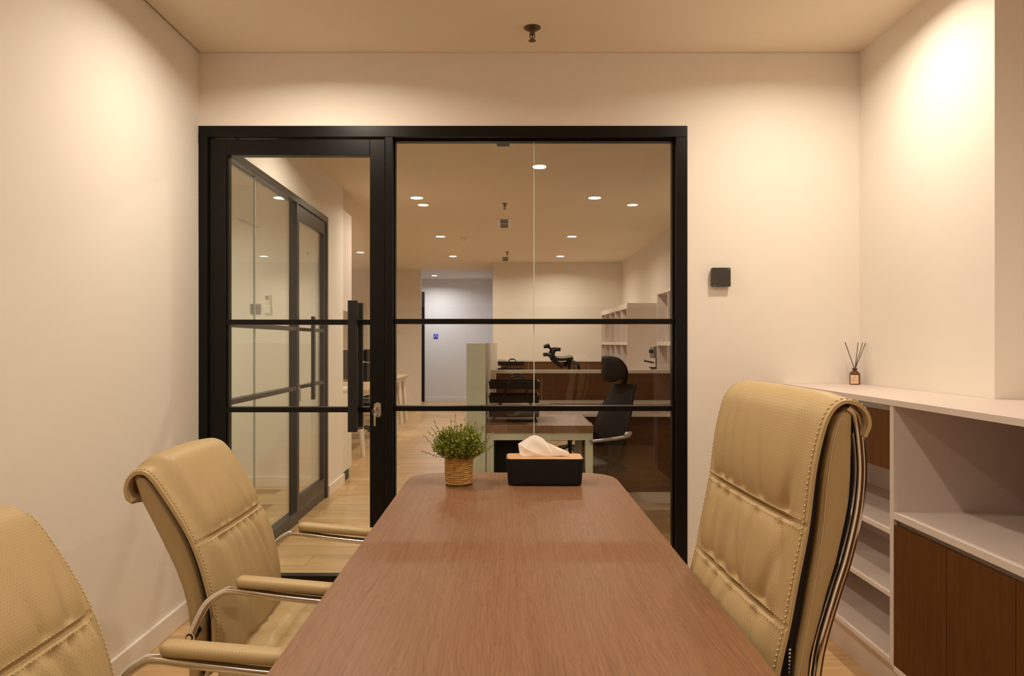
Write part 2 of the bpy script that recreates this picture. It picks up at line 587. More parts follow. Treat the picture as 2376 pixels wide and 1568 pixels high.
d1 = thing('door_1', (px(688), YB, 0), 'black framed glass door with a long bar handle', None, None, 'structure')
D0, D1 = YB + 0.012, YB + 0.062
DY = YB + 0.037
box('door_stile', px(485), px(523), D0, D1, 0.012, pz(321), 'black_frame', d1, 0.002)
box('door_stile', px(857), px(892), D0, D1, 0.012, pz(321), 'black_frame', d1, 0.002)
box('door_rail', px(523), px(857), D0, D1, pz(358), pz(321), 'black_frame', d1, 0.002)
box('door_rail', px(523), px(857), D0, D1, 0.012, pz(1338), 'black_frame', d1, 0.002)
box('glazing_bead', px(523), px(527), DY - 0.018, DY + 0.018, pz(1338), pz(358), 'black_frame', d1)
for yy in (747, 951):
    box('glazing_bar', px(523), px(857), DY - 0.028, DY + 0.028, pz(yy + 6), pz(yy - 6), 'black_frame', d1, 0.0015)
box('glass_pane', px(523), px(857), DY - 0.005, DY + 0.005, pz(1340), pz(356), 'clear_glass', d1)
# bar handles on both faces
def bar_handle(xc, z0, z1, yb, ysurf, w, parent, d=0.022):
    h = box('door_handle', xc - w / 2, xc + w / 2, yb - d / 2, yb + d / 2, z0, z1, 'black_metal', parent, 0.0015)
    for z in (pz(747), pz(951)):
        bm = bmesh.new()
        bm_tube(bm, [(xc, min(yb, ysurf), z), (xc, max(yb, ysurf), z)], 0.009, 12)
        finish('standoff', bm, 'black_metal', h, True)
    return h
k = 3.26 / YB
bar_handle((818.5 - 1174) / 1600 * 3.26, EYE + (796 - 1002) / 1600 * 3.26, EYE + (796 - 697) / 1600 * 3.26, 3.26, DY, 0.043, d1)
bar_handle((832 - 1174) / 1600 * 3.45, EYE + (796 - 995) / 1600 * 3.45, EYE + (796 - 702) / 1600 * 3.45, 3.45, DY, 0.043, d1)
# lock cylinder with key
lx, lz = px(875.5), pz(951)
bm = bmesh.new()
out = []
for kk in range(24):
    a = 2 * PI * kk / 24
    out.append((0.0175 * math.cos(a), 0.0175 * math.sin(a) + (0.019 if math.sin(a) > 0 else -0.019)))
va = [bm.verts.new((lx + a, D0 - 0.008, lz + b)) for a, b in out]
vb = [bm.verts.new((lx + a, D0, lz + b)) for a, b in out]
bm.faces.new(va); bm.faces.new(vb[::-1])
for q in range(24):
    bm.faces.new((va[q], vb[q], vb[(q + 1) % 24], va[(q + 1) % 24]))
lock = finish('lock_plate', bm, 'satin_steel', d1, False)
lock['label'] = 'small silver oval lock plate with keys'
tube('lock_cylinder', [(lx, D0 - 0.016, lz + 0.006), (lx, D0 - 0.006, lz + 0.006)], 0.0105, 'chrome', lock, 16)
box('key', lx - 0.0015, lx + 0.0015, D0 - 0.045, D0 - 0.014, lz - 0.004, lz + 0.016, 'satin_steel', lock, 0.001)
tube('key_ring', [(lx - 0.006 + 0.012 * math.cos(a), D0 - 0.036 + 0.004 * math.cos(a), lz - 0.006 + 0.016 * math.sin(a)) for a in [2 * PI * q / 16 for q in range(17)]], 0.0012, 'satin_steel', lock, 6)
box('key', lx - 0.013, lx - 0.003, D0 - 0.037, D0 - 0.034, lz - 0.075, lz - 0.018, 'satin_steel', lock, 0.001)
# hinge pivots / closer track in the gap above the door
box('pivot_plate', px(492), px(540), YB + 0.03, YB + 0.05, pz(320.5), pz(317.5), 'satin_steel', d1)
box('pivot_plate', px(548), px(640), YB + 0.03, YB + 0.05, pz(320.5), pz(317.5), 'satin_steel', d1)

# ------------------------------------------------------------------ neighbouring office partition along the hall
GX = XL - 0.030
w2 = thing('window_2', (XL, 4.2, 0), 'fixed glass of the neighbouring office along the hall', None, None, 'structure')
P0, P1 = XL - 0.055, XL + 0.004
YM = 4.915
box('frame_head', P0, P1, YP1, YP2, FT - 0.05, FT, 'black_frame', w2, 0.002)
box('frame_mullion', P0, P1, YM - 0.018, YM + 0.018, 0, FT - 0.05, 'black_frame', w2, 0.002)
box('frame_jamb', P0, P1, YP2 - 0.04, YP2, 0, FT - 0.05, 'black_frame', w2, 0.002)
box('frame_sill', P0, P1, YP1, YM - 0.018, 0, 0.085, 'black_frame', w2, 0.002)
for z in (1.386, 0.963):
    box('glazing_bar', GX - 0.02, GX + 0.03, YP1, YM - 0.018, z - 0.014, z + 0.014, 'black_frame', w2, 0.0015)
YJ = 4.16
box('glass_pane', GX - 0.005, GX + 0.005, YP1, YJ - 0.002, 0.08, FT - 0.05, 'corridor_glass', w2)
box('glass_pane', GX - 0.005, GX + 0.005, YJ + 0.002, YM - 0.018, 0.08, FT - 0.05, 'corridor_glass', w2)
box('glass_joint', GX - 0.006, GX + 0.006, YJ - 0.002, YJ + 0.002, 0.08, FT - 0.05, 'edge_glass', w2)
d2 = thing('door_2', (XL, 5.3, 0), 'black framed glass door of the neighbouring office', None, None, 'structure')
q0, q1 = XL - 0.052, XL - 0.008
ya, yb_ = YM + 0.021, YP2 - 0.043
box('door_stile', q0, q1, ya, ya + 0.055, 0.012, FT - 0.055, 'black_frame', d2, 0.002)
box('door_stile', q0, q1, yb_ - 0.055, yb_, 0.012, FT - 0.055, 'black_frame', d2, 0.002)
box('door_rail', q0, q1, ya + 0.055, yb_ - 0.055, FT - 0.155, FT - 0.055, 'black_frame', d2, 0.002)
box('door_rail', q0, q1, ya + 0.055, yb_ - 0.055, 0.012, 0.17, 'black_frame', d2, 0.002)
for z in (1.386, 0.963):
    box('glazing_bar', GX - 0.02, GX + 0.02, ya + 0.055, yb_ - 0.055, z - 0.0125, z + 0.0125, 'black_frame', d2, 0.0015)
box('glass_pane', GX - 0.005, GX + 0.005, ya + 0.05, yb_ - 0.05, 0.16, FT - 0.16, 'corridor_glass', d2)
hx, hy = XL + 0.035, 5.20
hh = box('door_handle', hx - 0.012, hx + 0.012, hy - 0.02, hy + 0.02, 0.86, 1.485, 'black_metal', d2, 0.0015)
for z in (1.386, 0.963):
    tube('standoff', [(GX, hy, z), (hx, hy, z)], 0.009, 'black_metal', hh, 10)
lk = tube('lock_plate', [(q1, ya + 0.028, 0.95), (q1 + 0.012, ya + 0.028, 0.95)], 0.02, 'satin_steel', d2, 16)
box('key', q1 + 0.012, q1 + 0.016, ya + 0.022, ya + 0.034, 0.865, 0.95, 'satin_steel', lk)

# ------------------------------------------------------------------ ceiling fittings
def downlight(x, y, label, group, power, col, lens='lamp_lens', r=0.060, spread=158):
    t = thing('downlight', (x, y, ZC), label, 'ceiling light', group)
    lathe('lens', [(0.0, -0.004), (r * 0.9, -0.004), (r * 0.9, -0.001)], 0, 0, lens, t, 28, local=True)
    lathe('trim_ring', [(r * 0.9, -0.002), (r * 0.93, -0.006), (r * 1.12, -0.005), (r * 1.16, 0.0), (r * 0.9, 0.0)], 0, 0, 'white_plastic', t, 28, local=True)
    ld = bpy.data.lights.new('downlight_bulb', 'AREA')
    ld.shape = 'DISK'
    ld.size = r * 1.7
    ld.energy = power
    ld.color = col
    ld.spread = math.radians(spread)
    lo = bpy.data.objects.new('bulb', ld)
    C.objects.link(lo)
    lo.parent = t
    lo.location = (0, 0, -0.008)
    return t

G1 = 'downlights of the meeting room'
downlight(-0.83, 2.67, 'round downlight above the cream leather chairs by the glass door', G1, ROOM_LAMP, LAMP_COL)
downlight(1.255, 2.66, 'round downlight above the low cabinet beside the column', G1, ROOM_LAMP * 0.80, LAMP_COL)
downlight(0.265, 1.30, 'round downlight over the middle of the meeting table', G1, ROOM_LAMP, LAMP_COL)
downlight(-0.84, -0.22, 'round downlight over the near end of the room by the plain left wall', G1, ROOM_LAMP, LAMP_COL)
downlight(1.284, -0.22, 'round downlight over the near end of the room by the right wall', G1, ROOM_LAMP, LAMP_COL)
G2 = 'downlights in two rows along the office hall'
for (x, y, lab_) in ((-0.861, 4.35, 'round hall downlight just outside the glass door'),
                     (-0.861, 6.656, 'round hall downlight beyond the end of the corridor wall'),
                     (0.857, 6.656, 'round hall downlight above the first white framed desk screen'),
                     (-0.862, 9.07, 'round hall downlight beside the smoke detector'),
                     (0.867, 9.07, 'round hall downlight above the far cross desk'),
                     (-0.856, 11.14, 'round hall downlight beside the flat round speaker, towards the alcove'),
                     (0.877, 11.14, 'round hall downlight close to the far cream wall by the pigeonhole shelf')):
    downlight(x, y, lab_, G2, FAR_LAMP, LAMP_COL, r=0.065)
downlight(-2.25, 10.66, 'round downlight above the pale wooden bench desks', None, FAR_LAMP, LAMP_COL)
downlight(-3.4, 8.6, 'unseen downlight added to light the corner at the far end of the bench desks', None, FAR_LAMP, LAMP_COL)  # lamp added out of view to brighten this corner
downlight(-1.49, 14.33, 'round cool white downlight in the alcove ceiling', None, 22, COOL_COL, 'lamp_lens_cool')
downlight(-2.9, 4.8, 'round downlight in the neighbouring glazed office', None, FAR_LAMP * 1.9, (1.0, 0.95, 0.80))

def sprinkler(x, y, label, r=0.038):
    t = thing('sprinkler', (x, y, ZC), label, 'sprinkler', 'ceiling sprinklers')
    lathe('escutcheon', [(0.0, -0.003), (r * 0.5, -0.006), (r * 0.85, -0.005), (r, -0.001), (r, 0)], 0, 0, 'brass', t, 28, local=True)
    lathe('body', [(0.0, -0.030), (0.011, -0.030), (0.013, -0.012), (0.013, -0.004), (0, -0.004)], 0, 0, 'brass', t, 12, local=True)
    fr = [(-0.010, 0, -0.028), (-0.011, 0, -0.040), (-0.004, 0, -0.052)]
    tube('frame_arm', fr, 0.0025, 'brass', t, 6, local=True)
    tube('frame_arm', [(-a, b, c) for a, b, c in fr], 0.0025, 'brass', t, 6, local=True)
    lathe('bulb_stem', [(0.0, -0.054), (0.003, -0.052), (0.003, -0.03), (0, -0.03)], 0, 0, 'brass', t, 8, local=True)
    bm = bmesh.new()
    for q in range(12):
        a = 2 * PI * q / 12
        ca, sa = math.cos(a), math.sin(a)
        pts = [(0.004, -0.0022), (0.004, 0.0022), (0.0165, 0.003), (0.0165, -0.003)]
        vs = [bm.verts.new((u * ca - v * sa, u * sa + v * ca, -0.054 - (0.003 if u > 0.01 else 0))) for u, v in pts]
        vs2 = [bm.verts.new((v_.co.x, v_.co.y, v_.co.z - 0.0015)) for v_ in vs]
        bm.faces.new(vs); bm.faces.new(vs2[::-1])
        for i in range(4): bm.faces.new((vs[i], vs2[i], vs2[(i + 1) % 4], vs[(i + 1) % 4]))
    bm_lathe(bm, [(1e-4, -0.0565), (0.007, -0.0565), (0.007, -0.053), (1e-4, -0.053)], 0, 0, 12)
    finish('deflector', bm, 'brass', t, local=True)
    return t
YS = 1600 * (ZC - EYE) / (796 - 64.5)
sprinkler((1235 - 1174) / 1600 * YS, YS, 'brass sprinkler head in the meeting room ceiling')
sprinkler((1171 - 1174) / 1600 * 6.94, 6.94, 'sprinkler head before the dark slotted vents in the hall ceiling', 0.03)
sprinkler((1177 - 1174) / 1600 * 10.61, 10.61, 'sprinkler head beside the farthest slotted vent of the hall', 0.03)

def slot_vent(x, y0, y1, w, label, dark=True):
    yc = (y0 + y1) / 2
    t = thing('ceiling_vent', (x, yc, ZC), label, 'vent', 'slotted vents in the hall ceiling')
    d = (y1 - y0) / 2
    bm = bmesh.new()
    iw = w * 0.28
    bm_box(bm, -w / 2, -iw, -d, d, -0.008, 0); bm_box(bm, iw, w / 2, -d, d, -0.008, 0)
    bm_box(bm, -iw, iw, -d, -d + 0.02, -0.008, 0); bm_box(bm, -iw, iw, d - 0.02, d, -0.008, 0)
    bm_box(bm, -iw, iw, -0.012, 0.012, -0.008, 0)
    finish('vent_frame', bm, 'white_plastic', t, local=True)
    box('vent_void', -iw, iw, -d + 0.02, d - 0.02, -0.0015, 0, 'matte_black', t, local=True)
    for q in range(5):
        xx = -iw + (q + 0.5) * 2 * iw / 5
        box('slat', xx - 0.004, xx + 0.004, -d + 0.02, d - 0.02, -0.007, -0.0015, 'grey_plate', t, local=True)
    return t
slot_vent(-0.02, 4.42, 4.93, 0.16, 'dark slotted ceiling vent near the glass partition')
slot_vent(-0.02, 7.78, 8.39, 0.165, 'dark slotted ceiling vent between the middle hall downlights')
slot_vent(-0.01, 11.2, 11.75, 0.165, 'dark slotted ceiling vent at the far hall wall')

def supply_grille(x, label):
    t = thing('air_grille', (x, 1.06, ZC), label, 'air grille', 'supply grilles in the meeting room ceiling')
    bm = bmesh.new()
    bm_box(bm, -0.10, -0.06, -0.40, 0.40, -0.008, 0); bm_box(bm, 0.06, 0.10, -0.40, 0.40, -0.008, 0)
    for a, b in ((-0.40, -0.37), (-0.012, 0.012), (0.37, 0.40)):
        bm_box(bm, -0.06, 0.06, a, b, -0.008, 0)
    finish('grille_frame', bm, 'white_plastic', t, local=True)
    box('grille_void', -0.06, 0.06, -0.37, 0.37, -0.0012, 0, 'grey_plate', t, local=True)
    for q in range(6):
        xx = -0.06 + (q + 0.5) * 0.02
        box('slat', xx - 0.005, xx + 0.005, -0.37, 0.37, -0.007, -0.0015, 'white_plastic', t, local=True)
supply_grille(-0.675, 'pale supply grille in the meeting room ceiling above the left chairs')
supply_grille(1.15, 'pale supply grille in the meeting room ceiling above the high back chair')

# smoke detector and loudspeaker
t = thing('smoke_detector', (-0.553, 9.22, ZC), 'small white smoke detector on the hall ceiling', 'smoke detector')
lathe('base', [(0, -0.012), (0.055, -0.012), (0.058, 0), (0, 0)], 0, 0, 'white_plastic', t, 20, local=True)
lathe('sensor_head', [(0, -0.045), (0.022, -0.043), (0.032, -0.030), (0.048, -0.012), (0, -0.012)], 0, 0, 'white_plastic', t, 20, local=True)
t = thing('ceiling_speaker', (-0.908, 10.22, ZC), 'flat round white speaker in the hall ceiling', 'speaker')
lathe('rim', [(0.085, -0.006), (0.1, -0.004), (0.1, 0), (0.085, 0)], 0, 0, 'white_plastic', t, 24, local=True)
lathe('speaker_grille', [(0, -0.010), (0.06, -0.008), (0.085, -0.003), (0.085, 0)], 0, 0, 'ceiling_paint', t, 24, local=True)

# ------------------------------------------------------------------ meeting table
def table_outline():
    x0, x1, y0, y1 = -0.386, 0.436, 0.60, 2.848
    rx, ry = 0.17, 0.17
    pts = []
    for cx, cy, a0, sx, sy in ((x1 - rx, y1 - ry, 0, 1, 1), (x0 + rx, y1 - ry, 90, -1, 1), (x0 + rx, y0 + ry, 180, -1, -1), (x1 - rx, y0 + ry, 270, 1, -1)):
        for q in range(15):
            a = math.radians(a0 + 90 * q / 14)
            c, s = math.cos(a), math.sin(a)
            e = 2 / 2.5
            pts.append((cx + rx * math.copysign(abs(c) ** e, c), cy + ry * math.copysign(abs(s) ** e, s)))
    return pts
tb = thing('meeting_table', (0.025, 1.72, 0), 'long reddish brown wood grain meeting table with rounded corners', 'table')
bm = bmesh.new()
top = bm_prism(bm, table_outline(), 0.722, 0.75)
bmesh.ops.bevel(bm, geom=[e for e in bm.edges if abs(e.verts[0].co.z - e.verts[1].co.z) < 1e-6], offset=0.003, segments=2, affect='EDGES')
finish('tabletop', bm, 'table_wood', tb, True, sharp=0.5)
for yy in (0.78, 2.60):
    leg = box('leg', -0.16, 0.21, yy - 0.02, yy + 0.02, 0.02, 0.722, 'matte_black', tb, 0.003)
    box('foot', -0.26, 0.31, yy - 0.035, yy + 0.035, 0.0, 0.02, 'matte_black', leg, 0.003)
box('stretcher', -0.005, 0.055, 0.80, 2.58, 0.62, 0.68, 'matte_black', tb, 0.003)

# ------------------------------------------------------------------ leather chairs
def resample(pts, n):
    L = [0.0]
    for a, b in zip(pts[:-1], pts[1:]): L.append(L[-1] + (b - a).length)
    out, j = [], 0
    for i in range(n):
        s = L[-1] * i / (n - 1)
        while j < len(L) - 2 and L[j + 1] < s: j += 1
        t = (s - L[j]) / max(1e-9, L[j + 1] - L[j])
        out.append(pts[j].lerp(pts[j + 1], t))
    return out, L[-1]

def smooth01(a, b, x):
    t = max(0.0, min(1.0, (x - a) / (b - a)))
    return t * t * (3 - 2 * t)

class Pad:
    """quilted leather sheet over a side profile (x forward, z up), y across"""
    def __init__(self, prof, half, seams, crown, thick, folds, nu=84, nv=150, taper=None, seed=1, up=0.3, amp=1.0, wide=1.0, roll=0.017):
        self.roll = roll
        pts = catmull([(x, 0, z) for x, z in prof], 8)
        self.P, self.L = resample(pts, nv)
        self.nu, self.nv, self.half, self.crown, self.thick, self.folds = nu, nv, half, crown, thick, folds
        self.taper = taper or (lambda s: 1.0)
        self.N = []
        for i in range(nv):
            t = (self.P[min(i + 1, nv - 1)] - self.P[max(i - 1, 0)]).normalized()
            self.N.append(Vector((t.z, 0, -t.x)))      # forward facing
        # seam arc positions from their z on the rising front part
        self.S = []
        for z in seams:
            for i in range(nv - 1):
                if self.P[i].z <= z <= self.P[i + 1].z:
                    self.S.append(self.L * (i + (z - self.P[i].z) / (self.P[i + 1].z - self.P[i].z)) / (nv - 1))
                    break
        rnd = random.Random(seed)
        self.fold = []
        for k, ss in enumerate(self.S):
            for q in range(folds[k]):
                u0 = -0.72 + 1.44 * (q + 0.5 + rnd.uniform(-0.3, 0.3)) / folds[k]
                self.fold.append((ss, u0, rnd.uniform(-2.2, 2.2), wide * rnd.uniform(0.034, 0.060), rnd.uniform(0.10, 0.22), amp * rnd.uniform(0.008, 0.015), -1))
                if rnd.random() < up:
                    self.fold.append((ss, u0 + 0.05, rnd.uniform(-1.5, 1.5), wide * rnd.uniform(0.03, 0.055), rnd.uniform(0.08, 0.17), amp * rnd.uniform(0.005, 0.010), 1))
    def disp(self, u, s):
        au = abs(u)
        inner = 1 - smooth01(0.70, 0.90, au)
        d = self.crown * (0.45 * (1 - u ** 2) + 0.55 * inner)
        fade = smooth01(0.0, 0.05, s) * (1 - smooth01(self.L - 0.16, self.L - 0.07, s))
        d *= 0.25 + 0.75 * fade
        for ss in self.S:
            q = (s - ss)
            d -= (0.002 + 0.007 * inner) * math.exp(-(q / 0.0045) ** 2)
            d -= (0.001 + self.roll * inner) * math.exp(-abs(q) / (0.030 if q > 0 else 0.018))
            d += (0.001 + 0.002 * inner) * math.exp(-((abs(q) - 0.0065) / 0.004) ** 2)
        for ss, u0, k, w, ln, amp, sg in self.fold:
            q = (s - ss) * sg                  # distance away from the seam on its own side
            if q <= 0.004 or q > ln * 2.2: continue
            uu = u - u0 - k * q * (0.5 + u0)
            d -= amp * math.exp(-(uu / w) ** 2) * smooth01(0.004, 0.02, q) * math.exp(-(q / ln) ** 2) * inner
        d -= 0.003 * smooth01(0.93, 1.0, au)
        return d
    def at(self, u, s, extra=0.0):
        f = max(0.0, min(1.0, s / self.L)) * (self.nv - 1)
        i = min(int(f), self.nv - 2); t = f - i
        p = self.P[i].lerp(self.P[i + 1], t); n = self.N[i].lerp(self.N[i + 1], t).normalized()
        q = p + n * (self.disp(u, s) + extra)
        return Vector((q.x, u * self.half * self.taper(s / self.L), q.z)), n
    def mesh(self, name, mat, parent):
        bm = bmesh.new()
        uvl = bm.loops.layers.uv.new('UVMap')
        front, back = [], []
        # finer columns towards the edges
        us = [math.copysign(1 - (1 - abs(x)) ** 1.25, x) for x in [-1 + 2 * i / self.nu for i in range(self.nu + 1)]]
        for j in range(self.nv):
            s = self.L * j / (self.nv - 1)
            rf, rb = [], []
            for u in us:
                p, n = self.at(u, s)
                rf.append((bm.verts.new(p), u * self.half, s))
                b = self.P[j] - self.N[j] * self.thick
                rb.append((bm.verts.new((b.x, u * self.half * self.taper(s / self.L), b.z)), u * self.half, s))
            front.append(rf); back.append(rb)
        def quad(a, b, c, d):
            f = bm.faces.new((a[0], b[0], c[0], d[0]))
            for l, v in zip(f.loops, (a, b, c, d)):
                l[uvl].uv = (v[1], v[2])
        for j in range(self.nv - 1):
            for i in range(self.nu):
                quad(front[j][i], front[j][i + 1], front[j + 1][i + 1], front[j + 1][i])
                quad(back[j][i], back[j + 1][i], back[j + 1][i + 1], back[j][i + 1])
            for i, fl in ((0, False), (self.nu, True)):
                a, b, c, d = front[j][i], back[j][i], back[j + 1][i], front[j + 1][i]
                quad(a, d, c, b) if not fl else quad(a, b, c, d)
        for j in (0, self.nv - 1):
            for i in range(self.nu):
                quad(front[j][i], back[j][i], back[j][i + 1], front[j][i + 1])
        return finish(name, bm, mat, parent, True, local=True, sharp=1.0)
    def stitches(self, name, parent, mat='thread'):
        bm = bmesh.new()
        def stitch(p, d, n, ln=0.0042, w=0.0021, h=0.0016):
            d = d.normalized(); n = n.normalized(); b = d.cross(n)
            v = []
            for a, c, e in ((-1, 0, 0), (0, -1, 0.2), (1, 0, 0), (0, 1, 0.2), (0, 0, 1), (0, 0, -1)):
                v.append(bm.verts.new(p + d * a * ln + b * c * w + n * e * h))
            for f in ((0, 1, 4), (1, 2, 4), (2, 3, 4), (3, 0, 4), (1, 0, 5), (2, 1, 5), (3, 2, 5), (0, 3, 5)):
                bm.faces.new([v[q] for q in f])
        for u in (-0.965, 0.965):
            s = 0.03
            while s < self.L - 0.012:
                p, n = self.at(u, s, 0.0012); p2, _ = self.at(u, s + 0.003)
                d = (p2 - p); slant = Vector((0, 0.35 * math.copysign(1, u) * d.length, 0))
                stitch(p, d + slant, n)
                s += 0.0098
        for ss in self.S:
            for off in (-0.0085, 0.0085):
                y = -self.half * 0.95
                while y < self.half * 0.95:
                    u = y / self.half
                    p, n = self.at(u, ss + off, 0.0012); p2, _ = self.at(u + 0.01, ss + off)
                    stitch(p, p2 - p, n, 0.0036, 0.0013, 0.0010)
                    y += 0.0098
        o = finish(name, bm, mat, parent, False, local=True)
        return o

def lerp_tab(tab, z):
    if z <= tab[0][0]: return tab[0][1]
    for (a, x), (b, y) in zip(tab[:-1], tab[1:]):
        if a <= z <= b: return x + (y - x) * (z - a) / (b - a)
    return tab[-1][1]

def shell_mesh(name, zs, front, rear, half, parent, mat='leather', n=40, e=5.0, cap_round=0.02):
    """upholstered back body: rounded rectangular section between two side curves"""
    bm = bmesh.new()
    rings = []
    for zi, z in enumerate(zs):
        f, r = lerp_tab(front, z), lerp_tab(rear, z)
        k = 1.0
        dz = min(z - zs[0], zs[-1] - z)
        if dz < cap_round: k = 1 - 0.35 * (1 - dz / cap_round) ** 2
        cx, hx = (f + r) / 2, max(0.006, abs(f - r) / 2 * k)
        hy = half * (1 - 0.05 * (1 - k))
        ring = []
        for q in range(n):
            a = 2 * PI * q / n
            c, s = math.cos(a), math.sin(a)
            ring.append(bm.verts.new((cx + hx * math.copysign(abs(c) ** (2 / e), c), hy * math.copysign(abs(s) ** (2 / e), s), z)))
        rings.append(ring)
    for a, b in zip(rings[:-1], rings[1:]):
        for q in range(n): bm.faces.new((a[q], a[(q + 1) % n], b[(q + 1) % n], b[q]))
    bm.faces.new(rings[0][::-1]); bm.faces.new(rings[-1])
    return finish(name, bm, mat, parent, True, local=True, sharp=1.2)

def cushion(name, x0, x1, half, z0, z1, parent, seams_x=(), mat='perforated_leather', wr=0.004, seed=3):
    bm = bmesh.new()
    uvl = bm.loops.layers.uv.new('UVMap')
    nx, ny = 40, 40
    rnd = random.Random(seed)
    fl = [(rnd.uniform(-0.7, 0.7), rnd.uniform(-1, 1), rnd.uniform(0.03, 0.07), rnd.uniform(0.3, 1)) for _ in range(9)]
    def hgt(u, v):
        e = (1 - abs(u) ** 6) * (1 - abs(v) ** 6)
        h = max(0, e) ** 0.5
        x = (x0 + x1) / 2 + (x1 - x0) / 2 * u
        d = 0
        for sx in seams_x: d -= 0.016 * math.exp(-((x - sx) / 0.009) ** 2) - 0.004 * math.exp(-((abs(x - sx) - 0.010) / 0.005) ** 2)
        d -= 0.010 * math.exp(-((abs(v) - 0.62) / 0.03) ** 2) * 0.6
        for v0, k, w, a in fl: d -= wr * a * math.exp(-((v - v0 - 0.25 * k * u) / w) ** 2)
        return z0 + (z1 - z0) * (0.35 + 0.65 * h) + d * h + 0.006 * (1 - u * u) * (1 - v * v)
    top, bot = [], []
    for i in range(nx + 1):
        u = -1 + 2 * i / nx; u = math.copysign(1 - (1 - abs(u)) ** 1.3, u)
        rt, rb = [], []
        for j in range(ny + 1):
            v = -1 + 2 * j / ny; v = math.copysign(1 - (1 - abs(v)) ** 1.3, v)
            sq = 1 - 0.04 * (abs(u) ** 8) * (abs(v) ** 8)
            x = (x0 + x1) / 2 + (x1 - x0) / 2 * u * sq; y = half * v * sq
            rt.append((bm.verts.new((x, y, hgt(u, v))), x, y)); rb.append((bm.verts.new((x, y, z0)), x + 0.05 * u ** 9, y + 0.05 * v ** 9))
        top.append(rt); bot.append(rb)
    def quad(*vs):
        f = bm.faces.new([v[0] for v in vs])
        for l, v in zip(f.loops, vs): l[uvl].uv = (v[1], v[2])
    for i in range(nx):
        for j in range(ny):
            quad(top[i][j], top[i + 1][j], top[i + 1][j + 1], top[i][j + 1])
            quad(bot[i][j], bot[i][j + 1], bot[i + 1][j + 1], bot[i + 1][j])
        quad(top[i][0], bot[i][0], bot[i + 1][0], top[i + 1][0])
        quad(top[i][ny], top[i + 1][ny], bot[i + 1][ny], bot[i][ny])
    for j in range(ny):
        quad(top[0][j], top[0][j + 1], bot[0][j + 1], bot[0][j])
        quad(top[nx][j], bot[nx][j], bot[nx][j + 1], top[nx][j + 1])
    return finish(name, bm, mat, parent, True, local=True, sharp=1.0)

def arm_pad(name, xs, y, z, parent, length, w=0.046, h=0.026, slope=-0.09):
    bm = bmesh.new()
    uvl = bm.loops.layers.uv.new('UVMap')
    n, m = 60, 16
    rings = []
    for i in range(n + 1):
        t = i / n
        tt = min(t, 1 - t)
        k = (1 - (1 - tt / 0.07) ** 2) ** 0.5 if tt < 0.07 else 1.0
        k = 0.5 + 0.5 * k
        ring = []
        for q in range(m):
            a = 2 * PI * q / m
            c, s = math.cos(a), math.sin(a)
            yy = w / 2 * k * math.copysign(abs(c) ** 0.6, c)
            zz = h / 2 * k * math.copysign(abs(s) ** 0.7, s)
            x = xs + length * t
            ring.append((bm.verts.new((x, y + yy, z + zz + slope * (length * t))), x, yy + (0.02 if s < 0 else 0)))
        rings.append(ring)
    for a, b in zip(rings[:-1], rings[1:]):
        for q in range(m):
            vs = (a[q], a[(q + 1) % m], b[(q + 1) % m], b[q])
            f = bm.faces.new([v[0] for v in vs])
            for l, v in zip(f.loops, vs): l[uvl].uv = (v[1], v[2])
    bm.faces.new([v[0] for v in rings[0]][::-1]); bm.faces.new([v[0] for v in rings[-1]])
    return finish(name, bm, 'perforated_leather', parent, True, local=True, sharp=1.2)

